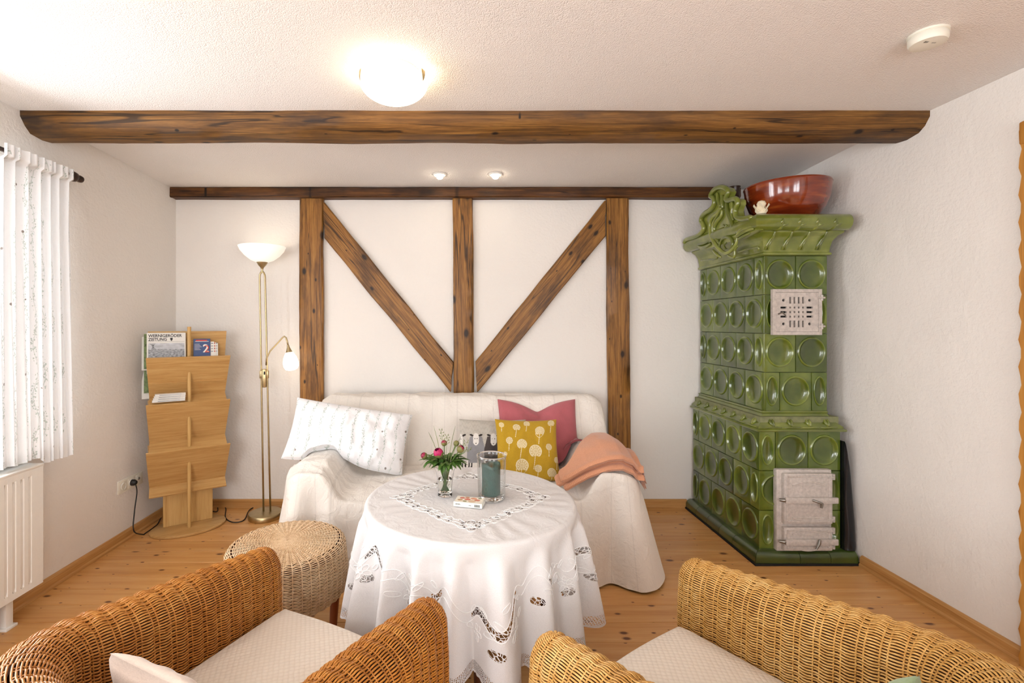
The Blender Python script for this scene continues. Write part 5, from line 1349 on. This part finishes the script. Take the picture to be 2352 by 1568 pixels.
for j in range(nz_2-1):
    for i in range(nx_-1): mb.f.append((j*nx_+i, j*nx_+i+1, (j+1)*nx_+i+1, (j+1)*nx_+i))
M['flatprint'] = attr_mat('flat_print', bmp=.02); mb.build('front_photo', M['flatprint'], PG[news.name], col={'Col': col}, smooth=0)
letters(news, Mx, 'WERNIGERÖDER', .0265, -.099, .234, -.0053, 'ink', .0006, .90)
letters(news, Mx, 'ZEITUNG', .0265, -.099, .2105, -.0053, 'ink', .0006, .90)
mb = MB(); mb.add(*[[(-.099, -.0054, .2035), (.1, -.0054, .2035), (.1, -.0054, .2045), (-.099, -.0054, .2045)], [(0, 1, 2, 3)]], M=Mx)
mb.add([(.020, -.0054, .229), (.034, -.0054, .229), (.034, -.0054, .219), (.030, -.0054, .211), (.027, -.0054, .207), (.024, -.0054, .211), (.020, -.0054, .219)], [tuple(range(7))], M=Mx); mb.build('crest_mark', M['ink'], PG[news.name], smooth=0)
bk_, Mx = paper('blue_booklet', 'dark blue travel booklet with a white numeral in the top rack pocket', 'booklet', .075, -.040, 1.05, .100, .205, ta, 'bluecover', .008)
letters(bk_, Mx, '2', .075, .004, .115, -.0045, 'whitepaper', .0012); letters(bk_, Mx, '2', .070, .012, .113, -.0050, 'redink', -.0004)
mb = MB()
for k in range(5): mb.add([(-.044, -.0045, .168-k*.009), (-.044+.03+.006*(k % 3), -.0045, .168-k*.009), (-.044+.03+.006*(k % 3), -.0045, .170-k*.009), (-.044, -.0045, .170-k*.009)], [(0, 1, 2, 3)], M=Mx)
mb.add([(-.040, -.0045, .186), (.040, -.0045, .186), (.040, -.0045, .189), (-.040, -.0045, .189)], [(0, 1, 2, 3)], M=Mx); mb.build('cover_print', M['whitepaper'], PG[bk_.name], smooth=0)
mb = MB(); mb.add([(-.036, -.0045, .191), (.03, -.0045, .191), (.03, -.0045, .198), (-.036, -.0045, .198)], [(0, 1, 2, 3)], M=Mx); mb.build('red_band', M['redink'], PG[bk_.name], smooth=0)
for k in range(3):
    t, Mx = paper('leaflet', ['thin white leaflet standing right beside the blue booklet', 'narrow cream leaflet between two others in the rack', 'narrow printed leaflet at the end of the top rack pocket'][k], 'leaflet', .137+k*.012, -.038+.004*k, 1.05, .022, .185-.006*k, ta, 'whitepaper' if k < 2 else 'newsprint', .003)
    mb = MB(); 
    for q in range(4): mb.add([(-.008, -.0018, .17-q*.018), (.006, -.0018, .17-q*.018), (.006, -.0018, .177-q*.018), (-.008, -.0018, .177-q*.018)], [(0, 1, 2, 3)], M=Mx)
    mb.build('leaflet_print', M['photo' if k != 1 else 'redink'], t, smooth=0)
for k in range(4):        # white books lying in the second pocket
    t = thing('white_book', ['lowest white paperback lying in the rack', 'second white paperback from the bottom of the rack pile', 'third white paperback from the bottom of the rack pile', 'topmost white paperback of the rack pile'][k], 'book', in_rack(-.115+.003*k, -.060, .858+k*.0125), RZ, 'white paperbacks in the rack')
    MB().bbox((0, 0, .0060), (.18-.004*k, .044, .0098), .0008, 1).build('pages', M['newsprint'], t); 
    MB().box((0, 0, .0114), (.182-.004*k, .046, .0010)).build('cover', M['whitepaper'], t, smooth=0); MB().box((0, 0, .0006), (.182-.004*k, .046, .0010)).build('cover', M['whitepaper'], t, smooth=0)
    MB().box((0, -.0233, .0060), (.12, .0006, .003)).build('spine_print', M['photo'], t, smooth=0)
for k in range(4):        # leaflets hanging on the rear side
    t, Mx = paper('brochure', ['green printed brochure at the rear of the rack, next to the wall', 'white brochure sticking out behind the green one', 'lower printed brochure at the rear of the rack', 'lowest pale brochure at the rear of the rack'][k], 'brochure', -.15-.012*(k % 2), .075+.012*k, (1.06, 1.05, .90, .86)[k], .20, (.235, .225, .22, .20)[k], -.25, ('greenprint', 'whitepaper', 'greenprint', 'whitepaper')[k], .004)

# ------------------------------------------------------------------ floor lamp
lx, ly = -1.375, 3.34
lamp = thing('floor_lamp', 'brass floor lamp with glass bowl uplight and reading arm', 'floor lamp', (lx, ly, 0))
MB().lathe([(0, 0), (.112, 0), (.114, .004), (.114, .028), (.108, .036), (.09, .040), (0, .042)], 56).build('base', M['brass'], lamp, smooth=40)
def lean(z): return -.036*z/1.8
for s in (-1, 1):
    pts = [(lean(z)+.012+s*(.024-.003*z), 0, z) for z in [0.04, .5, 1.0, 1.5, 1.68]]
    pts += [(lean(1.7)+.012+s*.019*cos(a), 0, 1.68+.04*sin(a)) for a in (.5, 1.0, 1.4)]
    MB().tube(pts, .0062, 10).build('pole', M['brass'], lamp, smooth=180)
tx = lean(1.75)+.012
MB().lathe([(0, 1.712), (.006, 1.712), (.008, 1.722), (.006, 1.732), (.009, 1.742), (.013, 1.75), (.026, 1.765), (.040, 1.790), (.041, 1.794), (0, 1.796)], 32, (tx, 0, 0)).build('socket_cup', M['brass'], lamp, smooth=60)
MB().lathe([(0, 1.783), (.035, 1.785), (.075, 1.80), (.115, 1.832), (.145, 1.868), (.157, 1.895), (.155, 1.896), (.142, 1.870), (.112, 1.836), (.073, 1.806), (.035, 1.790), (0, 1.788)], 56, (tx, 0, 0)).build('bowl_shade', M['bowlglass'], lamp, smooth=60)
MB().lathe([(0, 1.80), (.012, 1.80), (.016, 1.82), (.012, 1.838), (0, 1.842)], 20, (tx, 0, 0)).build('bulb', M['lampbulb'], lamp, smooth=180)
lz = 1.0
cxl = lean(lz)+.012
MB().bbox((cxl, 0, 1.0), (.062, .022, .055), .004).build('clamp', M['brass'], lamp)
sw_ = MB().bbox((cxl+.006, -.014, .975), (.030, .024, .13), .008).build('switch_box', M['brass'], lamp)
MB().bbox((cxl+.012, -.027, 1.012), (.010, .004, .022), .001).build('switch', M['black'], sw_)
ap_ = [P(613, 838, ly), P(614, 822, ly), P(622, 806, ly), P(640, 787, ly), P(650, 776, ly), P(655, 772, ly), P(659, 775, ly), P(662, 784, ly), P(664, 793, ly)]
ap_ = [Vector((q.x-lx, -.012-.008*i/8, q.z)) for i, q in enumerate(ap_)]
arm = MB().tube(ap_, .0055, 10).build('arm', M['brass'], lamp, smooth=180)
e0 = ap_[-1]; axd = (Vector((P(674, 848, ly).x-lx, -.03, P(674, 848, ly).z))-e0).normalized()
Q = Matrix.Translation(e0) @ Vector((0, 0, -1)).rotation_difference(axd).to_matrix().to_4x4()
MB().lathe([(0, .005), (.007, .004), (.009, -.012), (.022, -.046), (.023, -.05), (0, -.05)], 24, M=Q).build('shade_cone', M['brass'], arm, smooth=50)
MB().lathe([(.020, -.046), (.030, -.058), (.044, -.085), (.052, -.12), (.050, -.148), (.040, -.166), (.02, -.174), (0, -.176)], 32, M=Q).build('reading_shade', M['readglass'], arm, smooth=180)

# ------------------------------------------------------------------ curtain, rod
rod = thing('curtain_rod', 'dark turned wooden curtain rod above the window', 'curtain rod', (-2.035, 1.72, 2.125))
MB().tube([(0, -.72, 0), (0, .74, 0)], .0105, 14).build('rod', M['rod'], rod)
Q = Matrix.Translation((0, .735, 0)) @ Matrix.Rotation(-pi/2, 4, 'X')
MB().lathe([(0, -.01), (.019, -.01), (.021, 0), (.014, .008), (.018, .014), (.027, .035), (.025, .052), (.012, .062), (.012, .068), (.019, .080), (.017, .094), (0, .10)], 24, M=Q).build('finial', M['rod'], rod, smooth=60)
for yy in (-.6, .66): MB().tube([(-.075, yy, 0), (0, yy, 0)], .008, 10).build('bracket', M['rod'], rod)
mb = MB(); uv = []; NU, NV = 150, 110
def curtain_pt(u, v):      # u along y (2.11 .. 2.45), v from bottom to top
    y = 2.088+.382*u; zt = 2.150-.0*u; zb = .712-.035*sstep(.46, .62, u)+.003*sin(u*20)
    z = zb+(zt-zb)*v; g = sstep(.6, 1.0, v)
    amp = .009+.008*g; ph = u*2*pi*6.5+.7*sin(u*9)
    x = -2.035+amp*sin(ph)*(.55+.45*v)+.006*sin(ph*2.1+v*4)*(1-g)+.018*(1-v)
    if v > .955: x = -2.010+.010*sin(ph*1.6)
    y2 = y+.010*cos(ph)*.6+.012*(1-v)*(u-.5)*2
    return (x, y2, z)
for j in range(NV):
    for i in range(NU): 
        p_ = curtain_pt(i/(NU-1), j/(NV-1)); mb.v.append((p_[0]+2.035, p_[1]-2.28, p_[2]-2.125)); uv.append((.48*i/(NU-1), 1.45*j/(NV-1)))
for j in range(NV-1):
    for i in range(NU-1): mb.f.append((j*NU+i, j*NU+i+1, (j+1)*NU+i+1, (j+1)*NU+i))
tag(mb.build('curtain', M['sprigc'], loc=(-2.035, 2.28, 2.125), uv=uv, smooth=180), 'sheer white sprig-print curtain hanging at the window', 'curtain')

# ------------------------------------------------------------------ radiator
rad = thing('radiator', 'white ribbed panel radiator under the window', 'radiator', (-2.04, 1.70, 0))
mb = MB(); y0_, y1_ = -.52, .555; zb, zt = .135, .685; xf = .065; pitch = .0385
prof = []
yv = y0_+.03
sec = [(y0_, xf-.008), (y0_+.006, xf)]
while yv < y1_-.05:
    sec += [(yv, xf), (yv+.005, xf-.010), (yv+.012, xf-.010), (yv+.017, xf)]; yv += pitch
sec += [(y1_-.006, xf), (y1_, xf-.008)]
lv = [(zb, 0), (zb+.03, 0), (zb+.05, 1), (zt-.05, 1), (zt-.03, 0), (zt, 0)]
for z, g in lv: mb.v += [(xf-(xf-x)*g if y_ not in (y0_, y1_) else x, y_, z) for y_, x in sec]
ns_ = len(sec)
for a in range(len(lv)-1):
    for i in range(ns_-1): mb.f.append((a*ns_+i, a*ns_+i+1, (a+1)*ns_+i+1, (a+1)*ns_+i))
mb.build('front_panel', M['white'], rad, smooth=35)
MB().bbox((.012, (y0_+y1_)/2, (zb+zt)/2), (.10, y1_-y0_-.004, zt-zb-.004), .006).build('body', M['white'], rad)
MB().bbox((.012, (y0_+y1_)/2, zt+.004), (.108, y1_-y0_, .012), .003).build('top_grille', M['white'], rad)
mb = MB(); mb.bbox((.02, y1_-.14, .075), (.028, .035, .15), .003); mb.bbox((.02, y1_-.14, .006), (.05, .055, .012), .002); mb.build('foot', M['white'], rad)
mb = MB(); mb.bbox((.02, y0_+.14, .075), (.028, .035, .15), .003); mb.bbox((.02, y0_+.14, .006), (.05, .055, .012), .002); mb.build('foot', M['white'], rad)
MB().tube([(.02, y1_-.002, .19), (.02, y1_+.022, .19)], .016, 16).build('plug', M['steel'], rad)

# ------------------------------------------------------------------ socket, plug, cables
so = thing('wall_socket', 'cream triple wall socket low on the plain wall', 'socket', (XL, 3.03, .345))
MB().bbox((.004, 0, 0), (.009, .225, .082), .004).build('frame', M['plastic'], so)
Rx = Matrix.Rotation(pi/2, 4, 'Y')
for k in (-1, 0, 1):
    ins_ = MB().bbox((.0085, k*.071, 0), (.003, .058, .06), .001).build('insert', M['plastic'], so)
    if k < 1: MB().lathe([(.0195, .004), (.021, .004), (.021, .0), (.0195, .0), (0, -.001)], 28, M=Matrix.Translation((.0095, k*.071, 0)) @ Rx).build('outlet', M['white'], ins_)
    else: MB().lathe([(.0, .003), (.008, .003), (.010, 0)], 16, M=Matrix.Translation((.0095, k*.071, .004)) @ Rx).build('aerial_jack', M['steel'], ins_)
cab = thing('power_cable', 'black plug and cable running from the wall socket to the floor lamp', 'cable', (XL+.012, 3.03, .345))
def cl(p): return Vector(p)-Vector((XL+.012, 3.03, .345))
MB().lathe([(0, 0), (.019, 0), (.019, .018), (.012, .030), (.006, .032), (0, .033)], 20, M=Rx).build('plug', M['black'], cab)
def spline(pts, n=10):
    pts = [Vector(p) for p in pts]; out = []
    for i in range(len(pts)-1):
        p0, p1, p2, p3 = pts[max(0, i-1)], pts[i], pts[i+1], pts[min(len(pts)-1, i+2)]
        for k in range(n): t = k/n; out.append(.5*((2*p1)+(p2-p0)*t+(2*p0-5*p1+4*p2-p3)*t*t+(3*p1-p0-3*p2+p3)*t**3))
    return out+[pts[-1]]
def F(px, py): D = 1094*(1.35-.005)/(py-745); q = P(px, py, D); return Vector((q.x, q.y, .005))
pts = [(XL+.038, 3.03, .33), (XL+.045, 3.03, .28), (XL+.05, 3.00, .17), (XL+.06, 2.98, .06), tuple(F(318, 1227)+Vector((.03, 0, 0))), tuple(F(334, 1224)), tuple(F(360, 1205)), tuple(F(384, 1180)), (-1.86, 3.44, .005), (-1.76, 3.43, .005), tuple(F(500, 1158)), tuple(F(518, 1166)), tuple(F(518, 1188)), tuple(F(535, 1199)), tuple(F(560, 1194)), tuple(F(572, 1172)), tuple(F(590, 1164)), (lx, ly+.116, .006)]
MB().tube([cl(p) for p in spline(pts)], .0036, 8).build('cord', M['black'], cab, smooth=180)
